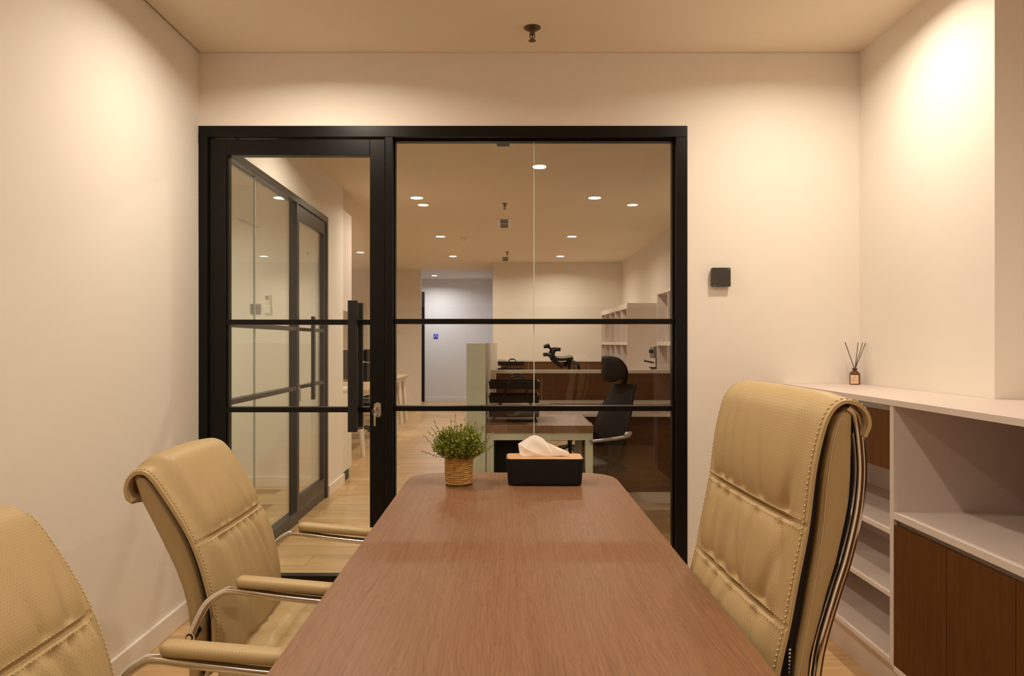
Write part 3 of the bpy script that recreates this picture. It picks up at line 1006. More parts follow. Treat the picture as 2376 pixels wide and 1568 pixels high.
# --- visitor chair with chrome sled frame (x forward, origin on the floor)
CX = -0.45
def wx(pts): return [(x - CX, z) for x, z in pts]
edge_front = [(-0.765, 0.425), (-0.752, 0.465), (-0.7455, 0.5146), (-0.7476, 0.5737), (-0.7587, 0.6365), (-0.7754, 0.70), (-0.7965, 0.759),
              (-0.8215, 0.81), (-0.863, 0.877), (-0.9035, 0.934), (-0.930, 0.956), (-0.958, 0.955), (-0.979, 0.936), (-0.987, 0.907), (-0.981, 0.880), (-0.966, 0.868)]
def visitor_chair(label):
    t = thing('visitor_chair', (0, 0, 0), label, 'chair', 'cream leather armchairs along the left side of the table')
    pad = Pad(wx(edge_front), 0.236, [0.765], 0.046, 0.012, [9], seed=5)
    sh = pad.mesh('backrest_cushion', 'perforated_leather', t)
    st = pad.stitches('stitching', sh); st['kind'] = 'stuff'
    ef = [(z, x - 0.026) for x, z in wx(edge_front)[:10]] + [(0.945, -0.945 - CX)]
    lf = [(z, x - 0.012) for x, z in wx(edge_front)[:10]]
    rear = [(0.40, -0.828 - CX), (0.4975, -0.830 - CX), (0.54, -0.8277 - CX), (0.595, -0.834 - CX), (0.6455, -0.8466 - CX), (0.70, -0.868 - CX), (0.776, -0.9056 - CX), (0.873, -0.9545 - CX), (0.945, -0.974 - CX)]
    zs = [0.40 + 0.545 * i / 40 for i in range(41)]
    b = shell_mesh('backrest_shell', zs, ef, rear, 0.224, t, e=6)
    shell_mesh('lining', [0.42 + 0.50 * i / 30 for i in range(31)], lf, [(z, x - 0.006) for z, x in ef], 0.217, t, 'matte_black')
    for sgn in (-1, 1):
        path = catmull([(lerp_tab(ef, z) * 0.32 + lerp_tab(rear, z) * 0.68, sgn * 0.2215, z) for z in (0.44, 0.50, 0.56, 0.64, 0.72, 0.80, 0.88, 0.925)], 5)
        tube('piping', path, 0.0022, 'leather', b, 6, local=True)
    cushion('seat_cushion', -0.755 - CX, -0.235 - CX, 0.238, 0.385, 0.484, t, seams_x=(-0.62 - CX,), seed=8, wr=0.009)
    tube('seat_support', [(-0.70 - CX, 0, 0.375), (-0.28 - CX, 0, 0.375)], 0.012, 'chrome', t, 8, ry=0.20, local=True)
    for sgn in (-1, 1):
        y = sgn * 0.262
        ctl = [(-0.797, 0.543), (-0.783, 0.577), (-0.758, 0.623), (-0.725, 0.650), (-0.690, 0.6585), (-0.58, 0.644), (-0.46, 0.631), (-0.30, 0.620), (-0.235, 0.590), (-0.215, 0.52), (-0.225, 0.20), (-0.235, 0.06), (-0.262, 0.022), (-0.32, 0.014), (-0.60, 0.014), (-0.78, 0.014)]
        path = [(p.x, p.y, p.z) for p in catmull([(x - CX, y, z) for x, z in ctl], 7)]
        fr = tube('arm_frame', path, 0.0105, 'chrome', t, 12, ry=0.0125, local=True)
        # bolted end on the side of the back
        tube('eyelet', [(-0.797 - CX, y - sgn * 0.011, 0.543), (-0.797 - CX, y + sgn * 0.012, 0.543)], 0.0135, 'chrome', fr, 18, local=True)
        tube('bolt_recess', [(-0.797 - CX, y + sgn * 0.0121, 0.543), (-0.797 - CX, y + sgn * 0.0128, 0.543)], 0.0095, 'matte_black', fr, 16, local=True)
        tube('bolt', [(-0.797 - CX, y + sgn * 0.0125, 0.543), (-0.797 - CX, y + sgn * 0.0155, 0.543)], 0.0065, 'chrome', fr, 14, local=True)
        tube('bracket', [(-0.797 - CX, sgn * 0.20, 0.543), (-0.797 - CX, y, 0.543)], 0.009, 'black_metal', fr, 10, local=True)
        arm_pad('armrest', -0.682 - CX, y, 0.6815, t, 0.31, slope=-0.085)
    tube('floor_bar', [(-0.78 - CX, -0.262, 0.014), (-0.78 - CX, 0.262, 0.014)], 0.0105, 'chrome', t, 10, local=True)
    return t
vc = visitor_chair('cream perforated leather armchair with chrome arms beside the glass door')
vc.location = (CX, 2.01, 0)
vc2 = copy_tree(vc)
vc2.location = (CX, 1.106, 0)
vc2['label'] = 'cream perforated leather armchair at the table, away from the glass door, beside the plain wall'

# --- high back chair (built facing +x, turned round to face the table from the right)
HX = 0.22            # world x of its column
def hx(pts): return [(HX - x, z) for x, z in pts]
hb_edge = [(0.448, 0.46), (0.436, 0.52), (0.436, 0.58), (0.443, 0.65), (0.4585, 0.731), (0.473, 0.794), (0.487, 0.867), (0.500, 0.931), (0.508, 0.977), (0.519, 1.0635), (0.534, 1.130), (0.550, 1.168), (0.574, 1.187),
           (0.602, 1.184), (0.622, 1.166), (0.628, 1.142), (0.619, 1.119)]
def highback_chair(label):
    t = thing('high_back_chair', (0, 0, 0), label, 'chair')
    pad = Pad(hx(hb_edge), 0.250, [0.793, 0.967], 0.022, 0.009, [4, 5], nv=190, seed=11, up=0.9, amp=0.95, wide=1.25, roll=0.017)
    sh = pad.mesh('backrest_cushion', 'perforated_leather', t)
    st = pad.stitches('stitching', sh); st['kind'] = 'stuff'
    ef = [(z, x - 0.022 - 0.014 * max(0.0, min(1.0, (1.12 - z) / 0.35))) for x, z in hx(hb_edge)[:12]] + [(1.172, HX - 0.580)]
    rear = [(0.50, HX - 0.520), (0.60, HX - 0.517), (0.737, HX - 0.527), (0.844, HX - 0.558), (0.904, HX - 0.578), (0.984, HX - 0.597), (1.05, HX - 0.604), (1.1036, HX - 0.604), (1.172, HX - 0.602)]
    zs = [0.46 + 0.712 * i / 50 for i in range(51)]
    shell_mesh('backrest_shell', zs, ef, rear, 0.238, t, e=7)
    shell_mesh('lining', [0.48 + 0.67 * i / 40 for i in range(41)], [(z, x - 0.009) for x, z in hx(hb_edge)[:12]], [(z, x - 0.006) for z, x in ef], 0.230, t, 'matte_black')
    for sgn in (-1, 1):
        tube('seam_thread', catmull([(lerp_tab(ef, z) - 0.012, sgn * 0.2378, z) for z in (0.55, 0.65, 0.75, 0.85, 0.95, 1.05, 1.12, 1.155)], 5), 0.0011, 'thread', t, 6, local=True)
    for sgn in (-1, 1):
        y = sgn * 0.228
        ctl = [(0.592, 1.172), (0.609, 1.155), (0.617, 1.1036), (0.619, 1.05), (0.612, 0.984), (0.593, 0.904), (0.5735, 0.844), (0.543, 0.737), (0.53, 0.62), (0.52, 0.50), (0.47, 0.43), (0.36, 0.415), (0.05, 0.415)]
        path = catmull([(HX - x, y, z) for x, z in ctl], 7)
        tube('back_frame', path, 0.0088, 'chrome', t, 12, ry=0.0095, up=(-1, 0, 0), local=True)
        tube('gasket', catmull([(HX - x + 0.0145, y - sgn * 0.003, z) for x, z in ctl[1:9]], 6), 0.0038, 'matte_black', t, 6, local=True)
    tagp = box('care_tag', HX - 0.488, HX - 0.481, 0.240, 0.243, 0.700, 0.765, 'matte_black', t, local=True)
    for q in range(8):
        z = 0.752 - q * 0.0065
        box('tag_line', HX - 0.4855 + 0.0005 * q, HX - 0.4815, 0.243, 0.2434, z - 0.0014, z + 0.0014, 'white_plastic', tagp, local=True)
    cushion('seat_cushion', HX - 0.455, HX + 0.055, 0.25, 0.425, 0.50, t, seams_x=(HX - 0.30,), seed=4)
    lathe('gas_column', [(0, 0.06), (0.028, 0.06), (0.028, 0.24), (0.018, 0.24), (0.018, 0.405), (0, 0.405)], 0, 0, 'matte_black', t, 16, local=True)
    box('tilt_mechanism', -0.09, 0.09, -0.08, 0.08, 0.395, 0.425, 'matte_black', t, 0.006, local=True)
    for q in range(5):
        a = 2 * PI * q / 5 + 0.3
        c, s = math.cos(a), math.sin(a)
        bm = bmesh.new()
        bm_tube(bm, [(0.02 * c, 0.02 * s, 0.095), (0.15 * c, 0.15 * s, 0.085), (0.29 * c, 0.29 * s, 0.066)], lambda f: 0.018 - 0.008 * f, 8)
        leg = finish('base_arm', bm, 'chrome', t, True, local=True)
        bm = bmesh.new()
        for o_ in (-0.012, 0.012):
            bm_tube(bm, [(0.29 * c - s * (o_ - 0.008), 0.29 * s + c * (o_ - 0.008), 0.027), (0.29 * c - s * (o_ + 0.008), 0.29 * s + c * (o_ + 0.008), 0.027)], 0.027, 14)
        finish('caster', bm, 'black_plastic', leg, True, local=True)
    return t
hb = highback_chair('tall high back cream leather chair with chrome back frame beside the low cabinet')
hb.location = (HX, 1.43, 0)
hb.rotation_euler = (0, 0, PI + math.radians(2.3))
# ------------------------------------------------------------------ low cabinets on the right
CF, CT = 1.344, 1.0875
wt = box('cabinet_top', CF - 0.004, XR, 0.50, YB - 0.002, CT - 0.020, CT, 'laminate', None, 0.001)
bm = bmesh.new()
ol = [(CF - 0.004, 0.50), (XR2 - 0.002, 0.50), (XR2 - 0.002, YCOL - 0.002), (XR - 0.002, YCOL - 0.002), (XR - 0.002, YB - 0.002), (CF - 0.004, YB - 0.002)]
bpy.data.objects.remove(wt)
bm_prism(bm, ol, CT - 0.020, CT)
ct = finish('cabinet_top', bm, 'laminate')
tag(ct, 'long pale pinkish laminate top running over the low cabinets', 'worktop')
CTB = CT - 0.0205
CB = XR - 0.004
Z_SH = (0.632, 0.411)
Z_BOT0, Z_BOT1 = 0.163, 0.181
# shelf unit between divider and back wall
oc = thing('shelf_cabinet', (1.53, 2.87, 0), 'low pale cabinet of open shelves under walnut flaps, reaching the glazed wall', 'cabinet')
ya0, ya1 = 2.4035, YB - 0.004
box('side_panel', CF, CB, ya0, ya0 + 0.001 + 0.010, Z_BOT0, CTB, 'laminate', oc)
box('side_panel', CF, CB, ya1 - 0.018, ya1, Z_BOT0, CTB, 'laminate', oc)
box('back_panel', CB - 0.012, CB, ya0 + 0.011, ya1 - 0.018, Z_BOT1, CTB, 'laminate', oc)
box('bottom_panel', CF, CB, ya0 + 0.011, ya1 - 0.018, Z_BOT0, Z_BOT1, 'laminate', oc, 0.001)
for z in Z_SH:
    box('shelf', CF + 0.001, CB - 0.012, ya0 + 0.011, ya1 - 0.018, z - 0.017, z, 'laminate', oc, 0.001)
box('shelf', CF + 0.012, CB - 0.012, ya0 + 0.011, ya1 - 0.018, 0.842, 0.860, 'laminate', oc)
ym = (ya0 + ya1) / 2
box('flap_door', CF + 0.001, CF + 0.019, ya0 + 0.013, ym - 0.0015, 0.8395, 1.044, 'walnut', oc)
box('flap_door', CF + 0.001, CF + 0.019, ym + 0.0015, ya1 - 0.020, 0.8395, 1.044, 'walnut', oc)
box('finger_profile', CF + 0.020, CF + 0.026, ya0 + 0.011, ya1 - 0.018, 1.030, CTB - 0.001, 'profile_metal', oc)
box('plinth', CF + 0.070, CF + 0.086, ya0, ya1, 0.0, Z_BOT0 - 0.001, 'laminate', oc)
# door unit with open niche
CBD = XR2 - 0.004
dc = thing('door_cabinet', (1.53, 1.44, 0), 'low pale cabinet with an open niche above walnut doors', 'cabinet')
yb0, yb1 = 0.51, 2.4025
box('side_panel', CF, CBD, yb1 - 0.0105, yb1, Z_BOT0 - 0.004, CTB, 'laminate', dc)
box('side_panel', CF, CBD, yb0, yb0 + 0.018, Z_BOT0 - 0.004, CTB, 'laminate', dc)
box('back_panel', CBD - 0.012, CBD, yb0 + 0.018, yb1 - 0.0105, Z_BOT1, CTB, 'walnut_side', dc)
box('niche_shelf', CF, CBD - 0.012, yb0 + 0.018, yb1 - 0.0105, 0.6746, 0.698, 'laminate', dc, 0.001)
box('bottom_panel', CF, CBD, yb0 + 0.018, yb1 - 0.0105, Z_BOT0 - 0.016, Z_BOT0 + 0.004, 'laminate', dc, 0.001)
box('finger_profile', CF + 0.020, CF + 0.026, yb0 + 0.018, yb1 - 0.0105, 0.630, 0.6735, 'profile_metal', dc)
dy = yb1 - 0.012
for q in range(6):
    w_ = 0.2865
    if dy - w_ < yb0 + 0.01: w_ = dy - yb0 - 0.02
    if w_ < 0.05: break
    box('cabinet_door', CF + 0.001, CF + 0.019, dy - w_ + 0.0025, dy, Z_BOT0 + 0.0055, 0.6546, 'walnut', dc)
    dy -= w_
box('plinth', CF + 0.070, CF + 0.086, yb0, yb1, 0.0, Z_BOT0 - 0.017, 'laminate', dc)

# ------------------------------------------------------------------ reed diffuser
dx_, dy_ = 1.655, 3.272
rd = thing('reed_diffuser', (dx_, dy_, CT), 'small amber glass reed diffuser with dark sticks on the cabinet top', 'diffuser')
lathe('bottle', [(0, 0), (0.0215, 0), (0.0235, 0.003), (0.0235, 0.047), (0.0215, 0.056), (0.015, 0.063), (0.0095, 0.066), (0.0095, 0.072), (0.0125, 0.073), (0.0125, 0.078), (0.0065, 0.078), (0.0065, 0.070), (0, 0.070)], 0, 0, 'amber', rd, 28, local=True)
bm = bmesh.new()
rows = []
a0, a1 = math.radians(195), math.radians(285)
lab = lambda a, z, r: (r * math.cos(a), r * math.sin(a), z)
na = 14
for r in (0.0237, 0.0241):
    rows.append([[bm.verts.new(lab(a0 + (a1 - a0) * q / na, z, r)) for q in range(na + 1)] for z in (0.005, 0.046)])
for q in range(na):
    bm.faces.new((rows[1][0][q], rows[1][0][q + 1], rows[1][1][q + 1], rows[1][1][q]))
    bm.faces.new((rows[0][0][q], rows[0][1][q], rows[0][1][q + 1], rows[0][0][q + 1]))
    for z in (0, 1): bm.faces.new((rows[0][z][q], rows[0][z][q + 1], rows[1][z][q + 1], rows[1][z][q]))
lb = finish('paper_label', bm, 'paper_label', rd, True, local=True)
for z, f0, f1 in ((0.037, 0.3, 0.7), (0.031, 0.08, 0.75), (0.025, 0.15, 0.5), (0.020, 0.1, 0.7), (0.010, 0.3, 0.6)):
    bm = bmesh.new()
    va = [[bm.verts.new(lab(a0 + (a1 - a0) * (f0 + (f1 - f0) * q / 6), z + dz, 0.0243)) for q in range(7)] for dz in (0, 0.0011)]
    for q in range(6): bm.faces.new((va[0][q], va[0][q + 1], va[1][q + 1], va[1][q]))
    finish('printed_line', bm, 'ink', lb, local=True)
for bx_, by_, tx, tz in ((-0.002, 0, -0.046, 0.200), (-0.001, 0.003, -0.039, 0.199), (0.001, -0.002, 0.012, 0.200), (0.002, 0.002, 0.042, 0.200), (0.003, -0.001, 0.049, 0.197)):
    tube('reed', [(bx_ * 1.5 - tx * 0.25, -by_, 0.020), (bx_, by_, 0.078), (tx, by_ * 4, tz)], 0.0016, 'reed_stick', rd, 8, local=True)

# ------------------------------------------------------------------ wall reader
rx_, rz_ = px(1669.5), pz(644)
cr = thing('access_reader', (rx_, YB, rz_), 'small square black access reader on the cream wall', 'access reader')
bm = bmesh.new()
o2 = rrect(-0.0455, 0.0455, -0.0455, 0.0455, 0.006, 5)
a = [bm.verts.new((x, -0.026, z)) for x, z in o2]
b = [bm.verts.new((x * 0.985, -0.0275, z * 0.985)) for x, z in o2]
c = [bm.verts.new((x * 0.99, -0.008, z * 0.99)) for x, z in o2]
n = len(o2)
bm.faces.new(b); bm.faces.new(c[::-1])
for q in range(n):
    bm.faces.new((a[q], b[q], b[(q + 1) % n], a[(q + 1) % n])); bm.faces.new((c[q], a[q], a[(q + 1) % n], c[(q + 1) % n]))
finish('cover', bm, 'reader_black', cr, True, local=True)
box('mount', -0.036, 0.036, -0.010, 0.0, -0.036, 0.036, 'black_plastic', cr, local=True)
for q in range(3):
    box('indicator_print', 0.0305 + q * 0.0035, 0.0330 + q * 0.0035, -0.0279, -0.0274, 0.0365, 0.0395, 'print_grey', cr, local=True)
for q in range(5):
    box('maker_print', -0.037 + q * 0.0026, -0.0353 + q * 0.0026, -0.0279, -0.0274, -0.0405, -0.0385, 'print_grey', cr, local=True)

# ------------------------------------------------------------------ tissue box
tcx, tcy = 0.147, 2.640
tz = 0.75
tbx = thing('tissue_box', (tcx, tcy, tz), 'black tissue box with a bamboo lid at the far end of the table', 'tissue box', rotz=math.radians(-0.8))
def ring_rr(bm, w, d, r, z): return [bm.verts.new((x, y, z)) for x, y in rrect(-w / 2, w / 2, -d / 2, d / 2, r, 6)]
bm = bmesh.new()
R = [ring_rr(bm, 0.262, 0.112, 0.016, 0.0), ring_rr(bm, 0.272, 0.122, 0.02, 0.002), ring_rr(bm, 0.277, 0.127, 0.022, 0.010), ring_rr(bm, 0.292, 0.136, 0.022, 0.097), ring_rr(bm, 0.2935, 0.137, 0.022, 0.1005), ring_rr(bm, 0.288, 0.132, 0.020, 0.1005), ring_rr(bm, 0.286, 0.130, 0.02, 0.094)]
for u, v in zip(R[:-1], R[1:]):
    for q in range(len(u)): bm.faces.new((u[q], u[(q + 1) % len(u)], v[(q + 1) % len(u)], v[q]))
bm.faces.new(R[0][::-1]); bm.faces.new(R[-1])
finish('box_body', bm, 'matte_black', tbx, True, local=True, sharp=0.9)
bm = bmesh.new()
bm_prism(bm, rrect(-0.1425, 0.1425, -0.0645, 0.0645, 0.019, 6), 0.0945, 0.102)
lid = finish('lid', bm, 'bamboo', tbx, False, local=True)
bm = bmesh.new()
bm_prism(bm, rrect(-0.085, 0.075, -0.012, 0.012, 0.0115, 6), 0.1021, 0.1024)
finish('slot', bm, 'matte_black', lid, False, local=True)
# tissue sheet: folded paper standing up out of the slot
ts = thing('tissue', (tcx, tcy, tz + 0.102), 'white paper tissue pulled up out of the black tissue box', 'tissue')
U = {'A': (510, 420, 0.0), 'B': (815, 235, 0.0), 'C': (930, 225, 0.0), 'D': (1070, 290, 0.002), 'E': (1165, 385, 0.004), 'F': (1672, 605, 0.003), 'G': (1655, 690, 0.006),
     'H': (600, 697, 0.012), 'I': (545, 640, 0.004), 'J': (690, 525, 0.017), 'K': (790, 345, 0.007), 'L': (1000, 545, 0.015), 'M': (1290, 625, 0.013), 'N': (760, 697, 0.016),
     'O': (1195, 697, 0.014), 'P': (628, 600, 0.010), 'R': (880, 610, 0.021), 'S': (1110, 430, 0.012), 'T': (930, 330, 0.009), 'V': (1430, 560, 0.010)}
tris = ['ABK', 'AKJ', 'AJP', 'API', 'IPH', 'BCT', 'BTK', 'KTL', 'KLJ', 'JLR', 'JRP', 'PRN', 'PNH', 'CDT', 'TDS', 'TSL', 'DES', 'SEM', 'SML', 'LMO', 'LOR', 'RON', 'EFV', 'EVM', 'VFG', 'MVG', 'MGO']
ku = 2.63 / 1600 / 9.8
def up_(u, v, d, sgn): return ((u - 900) * ku + (1150 + 900 / 9.8 - 1174) * 2.63 / 1600 - tcx, sgn * -d * 0.9, (697 - v) * ku + 0.0006)
bm = bmesh.new()
vf = {k_: bm.verts.new(up_(*v_, 1)) for k_, v_ in U.items()}
for t_ in tris: bm.faces.new([vf[c_] for c_ in t_])
loop = 'ABCDEFGONHI'
back_c = bm.verts.new(up_(930, 520, 0.014, -1))
vb_ = {c_: (vf[c_] if c_ not in 'HNOG' else bm.verts.new(up_(U[c_][0], U[c_][1], 0.008, -1))) for c_ in loop}
for c_, d_ in zip(loop, loop[1:] + loop[0]): bm.faces.new((vb_[d_], vb_[c_], back_c))
bot = [vf[c_] for c_ in 'HNOG'] + [vb_[c_] for c_ in 'GONH']
bm.faces.new(bot)
for c_ in (('I', 'H'), ('F', 'G')):
    bm.faces.new((vf[c_[0]], vf[c_[1]], vb_[c_[1]]))
bmesh.ops.subdivide_edges(bm, edges=list(bm.edges), cuts=2, use_grid_fill=True, smooth=0.25)
finish('sheet', bm, 'tissue_paper', ts, True, local=True, sharp=0.30)

# ------------------------------------------------------------------ potted plant
pcx, pcy = -0.178, 2.607
pp = thing('potted_plant', (pcx, pcy, 0.75), 'bushy green plant in a rope wrapped pot beside the tissue box', 'plant')
PH = 0.113
pot = lathe('pot', [(0, 0.0), (0.0435, 0.0), (0.0455, PH - 0.003), (0.0435, PH - 0.003), (0.042, PH - 0.014), (0, PH - 0.014)], 0, 0, 'stem', pp, 32, local=True)
rnd = random.Random(3)
turns, seg = 13, 96
bm = bmesh.new()
m_ = 8
rings = []
tot = turns * seg
pitch = (PH - 0.004) / turns
for i in range(tot + 1):
    th = 2 * PI * i / seg
    z = 0.0043 + pitch * (i / seg) * (1 - 0.5 / turns)
    wob = 0.0008 * math.sin(th * 3.3 + i * 0.02) + 0.0006 * math.sin(th * 7.1)
    Rr = 0.0472 + 0.0022 * (z / PH) + wob
    ring = []
    for q in range(m_):
        ph = 2 * PI * q / m_
        rr = 0.0047 * (1 + 0.20 * math.cos(2 * ph - th * 23))
        d = Rr + rr * math.cos(ph)
        ring.append(bm.verts.new((d * math.cos(th), d * math.sin(th), z + rr * math.sin(ph))))
    rings.append(ring)
for a, b in zip(rings[:-1], rings[1:]):
    for q in range(m_): bm.faces.new((a[q], a[(q + 1) % m_], b[(q + 1) % m_], b[q]))
bm.faces.new(rings[0][::-1]); bm.faces.new(rings[-1])
finish('rope_wrap', bm, 'rope', pp, True, local=True, sharp=1.3)
bs, bl = bmesh.new(), bmesh.new()
def leaf(p, d, n, ln, w):
    d = d.normalized(); n = (n - d * n.dot(d)); n = n.normalized() if n.length > 1e-4 else Vector((0, 0, 1)); b = d.cross(n)
    a = bl.verts.new(p); m1 = bl.verts.new(p + d * ln * 0.55 + b * w * 0.5 + n * ln * 0.08); m2 = bl.verts.new(p + d * ln * 0.55 - b * w * 0.5 + n * ln * 0.08)
    e = bl.verts.new(p + d * ln); mm = bl.verts.new(p + d * ln * 0.5 - n * ln * 0.06)
    for f in ((a, m1, mm), (m1, e, mm), (e, m2, mm), (m2, a, mm)): bl.faces.new(f)
def sprig(base, tip, bend, nl, size, start=0.35):
    base, tip = Vector(base), Vector(tip)
    mid = (base + tip) / 2 + Vector(bend)
    pts = [((1 - t) ** 2) * base + 2 * t * (1 - t) * mid + t * t * tip for t in [q / 8 for q in range(9)]]
    bm_tube(bs, pts, lambda f: 0.0011 - 0.0006 * f, 4)
    for q in range(nl):
        t = start + (1 - start) * (q + rnd.random()) / nl
        p = ((1 - t) ** 2) * base + 2 * t * (1 - t) * mid + t * t * tip
        tg = (2 * (1 - t) * (mid - base) + 2 * t * (tip - mid)).normalized()
        d = (tg * 0.6 + Vector((rnd.gauss(0, 1), rnd.gauss(0, 1), rnd.gauss(0, 1))) * 0.6).normalized()
        leaf(p, d, Vector((rnd.gauss(0, .5), rnd.gauss(0, .5), 1)), size * rnd.uniform(0.7, 1.3), size * rnd.uniform(0.45, 0.75))
for i in range(330):
    az = rnd.uniform(0, 2 * PI)
    el = math.asin(rnd.uniform(0.02, 1.0))
    rr = rnd.uniform(0.078, 0.108)
    b0 = (0.028 * math.sqrt(rnd.random()) * math.cos(az), 0.028 * math.sqrt(rnd.random()) * math.sin(az), PH - 0.016)
    ce, se = math.cos(el), math.sin(el)
    tip = (rr * 1.02 * ce * math.cos(az), rr * 1.02 * ce * math.sin(az), PH + 0.018 + rr * 0.98 * se)
    sprig(b0, tip, (0.012 * math.cos(az), 0.012 * math.sin(az), -0.012 * ce), 13, 0.0120, 0.38)
for tx, tz_, dy in ((-0.140, 0.028, 0.0), (-0.132, 0.090, -0.02), (-0.120, 0.105, 0.0), (-0.095, 0.135, 0.02), (-0.030, 0.150, 0.0), (-0.012, 0.172, -0.01), (0.022, 0.150, 0.02), (0.035, 0.142, -0.03), (0.065, 0.140, 0.0), (0.098, 0.122, 0.0),
                   (0.120, 0.075, 0.02), (0.135, 0.055, -0.03), (0.126, 0.095, 0.0), (0.118, 0.040, 0.02), (-0.10, 0.12, -0.04), (0.10, 0.06, -0.06)):
    s_ = rnd.uniform(0.8, 1.1)
    sprig((0.02 * (1 if tx > 0 else -1), 0, PH - 0.016), (tx, dy, PH + tz_ - 0.012), (tx * 0.1, 0, -0.012 if tz_ < 0.1 else 0.01), 13, 0.0085, 0.45)
fo = finish('foliage', bl, 'leaf', pp, False, local=True); fo['kind'] = 'stuff'
so = finish('stems', bs, 'stem', pp, True, local=True); so['kind'] = 'stuff'

# ------------------------------------------------------------------ office hall furniture
# first workstation desk, end on to the glass
sd = thing('workstation_desk', (0.22, 4.85, 0), 'brown topped desk on a white square frame standing end on behind the glass', 'desk')
box('desktop', -0.129, 0.567, 4.47, 5.195, 0.703, 0.75, 'desk_wood', sd, 0.001)
zt = 0.7025
for yy in (4.48, 5.13):
    fr = box('frame_beam', -0.127, 0.565, yy, yy + 0.05, zt - 0.048, zt, 'green_lit_white', sd)
    box('leg', -0.127, -0.079, yy, yy + 0.05, 0.0, zt - 0.048, 'green_lit_white', sd)
    box('leg', 0.517, 0.565, yy, yy + 0.05, 0.0, zt - 0.048, 'green_lit_white', sd)
pd = thing('drawer_pedestal', (0.05, 4.86, 0), 'black drawer pedestal under the brown topped desk', 'pedestal')
box('pedestal_body', -0.07, 0.17, 4.62, 5.10, 0.03, 0.62, 'matte_black', pd, 0.003)
box('pedestal_plinth', -0.05, 0.15, 4.64, 5.08, 0.0, 0.03, 'matte_black', pd)

# long cross desks with white framed brown screens
def cross_desk(y0, y1, x0, x1, zs, label1, label2):
    t = thing('cross_desk', ((x0 + x1) / 2, y1, 0), label1, 'desk', 'long desks across the hall')
    box('desktop', x0, x1, y0, y1 - 0.04, 0.728, 0.75, 'desk_wood', t)
    box('desk_edge', x0, x1, y0 - 0.004, y0 - 0.0005, 0.728, 0.7505, 'white_trim', t)
    box('modesty_panel', x0 + 0.70, x1, y0 + 0.16, y0 + 0.178, 0.125, 0.727, 'walnut_side', t)
    box('kick_rail', x0 + 0.70, x1, y0 + 0.15, y0 + 0.18, 0.043, 0.124, 'white_trim', t)
    for xx in (x0, (x0 + x1) / 2, x1 - 0.05):
        box('leg', xx, xx + 0.05, y1 - 0.12, y1 - 0.07, 0, 0.727, 'green_lit_white', t)
    s = thing('desk_screen', ((x0 + x1) / 2, y1, 0.75), label2, 'desk screen', 'white framed desk screens')
    box('frame_rail', x0, x1, y1 - 0.018, y1 + 0.018, zs - 0.030, zs, 'white_trim', s, 0.001)
    box('frame_rail', x0, x1, y1 - 0.018, y1 + 0.018, 0.7505, 0.780, 'white_trim', s, 0.001)
    n = 4
    wd = (x1 - x0 - 0.045) / n
    box('frame_post', x0, x0 + 0.045, y1 - 0.018, y1 + 0.018, 0.780, zs - 0.030, 'white_trim', s)
    for q in range(n):
        a = x0 + 0.045 + q * wd
        box('screen_panel', a + 0.001, a + wd - 0.001, y1 - 0.010, y1 + 0.010, 0.780, zs - 0.030, 'walnut_side', s)
cross_desk(5.215, 6.10, -0.132, 1.52, 1.048, 'long brown desk running across behind the end on desk', 'white framed brown desk screen behind the black headrest chair')
cross_desk(9.05, 9.94, -0.118, 1.52, 1.048, 'long brown desk running across the far part of the hall', 'white framed brown desk screen farther down the hall')

dv = thing('hall_divider', (-0.19, 7.2, 0), 'chest high white divider panel along the desks, greenish light in its end colour', 'divider')
box('end_panel', -0.257, -0.132, 4.47, 4.49, 0, EYE, 'green_lit_white', dv, 0.002)  # front face coloured apart from the body for the greenish light on it
box('divider_body', -0.257, -0.134, 4.49, 10.6, 0, EYE, 'white_trim', dv)

# letter trays with an A shaped wire stand
def letter_tray(x, y, z, w, d, sc, label):
    t = thing('letter_tray', (x, y, z), label, 'letter tray', 'black letter trays on the desks')
    for sy in (-1, 1):
        yy = -d / 2 - 0.012 if sy < 0 else d / 2 + 0.012
        path = catmull([(-w * 0.46, yy, 0.0), (-w * 0.36, yy, 0.055 * sc), (-w * 0.12, yy, 0.235 * sc), (-0.02, yy, 0.295 * sc), (0.02, yy, 0.305 * sc), (0.06, yy, 0.292 * sc), (w * 0.26, yy, 0.20 * sc), (w * 0.40, yy, 0.05 * sc), (w * 0.46, yy, 0.0)], 6)
        tube('stand_wire', path, 0.006, 'black_metal', t, 8, local=True)
    for q in range(3):
        zz = (0.030 + 0.095 * q) * sc
        tr = box('tray', -w / 2, w / 2, -d / 2, d / 2, zz, zz + 0.004, 'grey_mesh', t, local=True)
        for (a, b) in (((-w / 2, -d / 2), (w / 2, -d / 2)), ((w / 2, -d / 2), (w / 2, d / 2)), ((w / 2, d / 2), (-w / 2, d / 2)), ((-w / 2, d / 2), (-w / 2, -d / 2))):
            tube('rim', [(a[0] * 1.03, a[1], zz + 0.045 * sc), (b[0] * 1.03, b[1], zz + 0.045 * sc)], 0.0045, 'black_metal', tr, 6, local=True)
        bm = bmesh.new()
        for yy in (-d / 2, d / 2):
            vs = [bm.verts.new(p) for p in ((-w / 2, yy, zz), (w / 2, yy, zz), (w / 2 * 1.03, yy, zz + 0.045 * sc), (-w / 2 * 1.03, yy, zz + 0.045 * sc))]
            v2 = [bm.verts.new((v.co.x, v.co.y + 0.003, v.co.z)) for v in vs]
            bm.faces.new(vs); bm.faces.new(v2[::-1])
            for i in range(4): bm.faces.new((vs[i], v2[i], v2[(i + 1) % 4], vs[(i + 1) % 4]))
        finish('side_mesh', bm, 'grey_mesh', tr, local=True)
    return t
letter_tray(0.055, 4.78, 0.757, 0.33, 0.30, 1.0, 'three tier black letter tray on the end on brown desk')
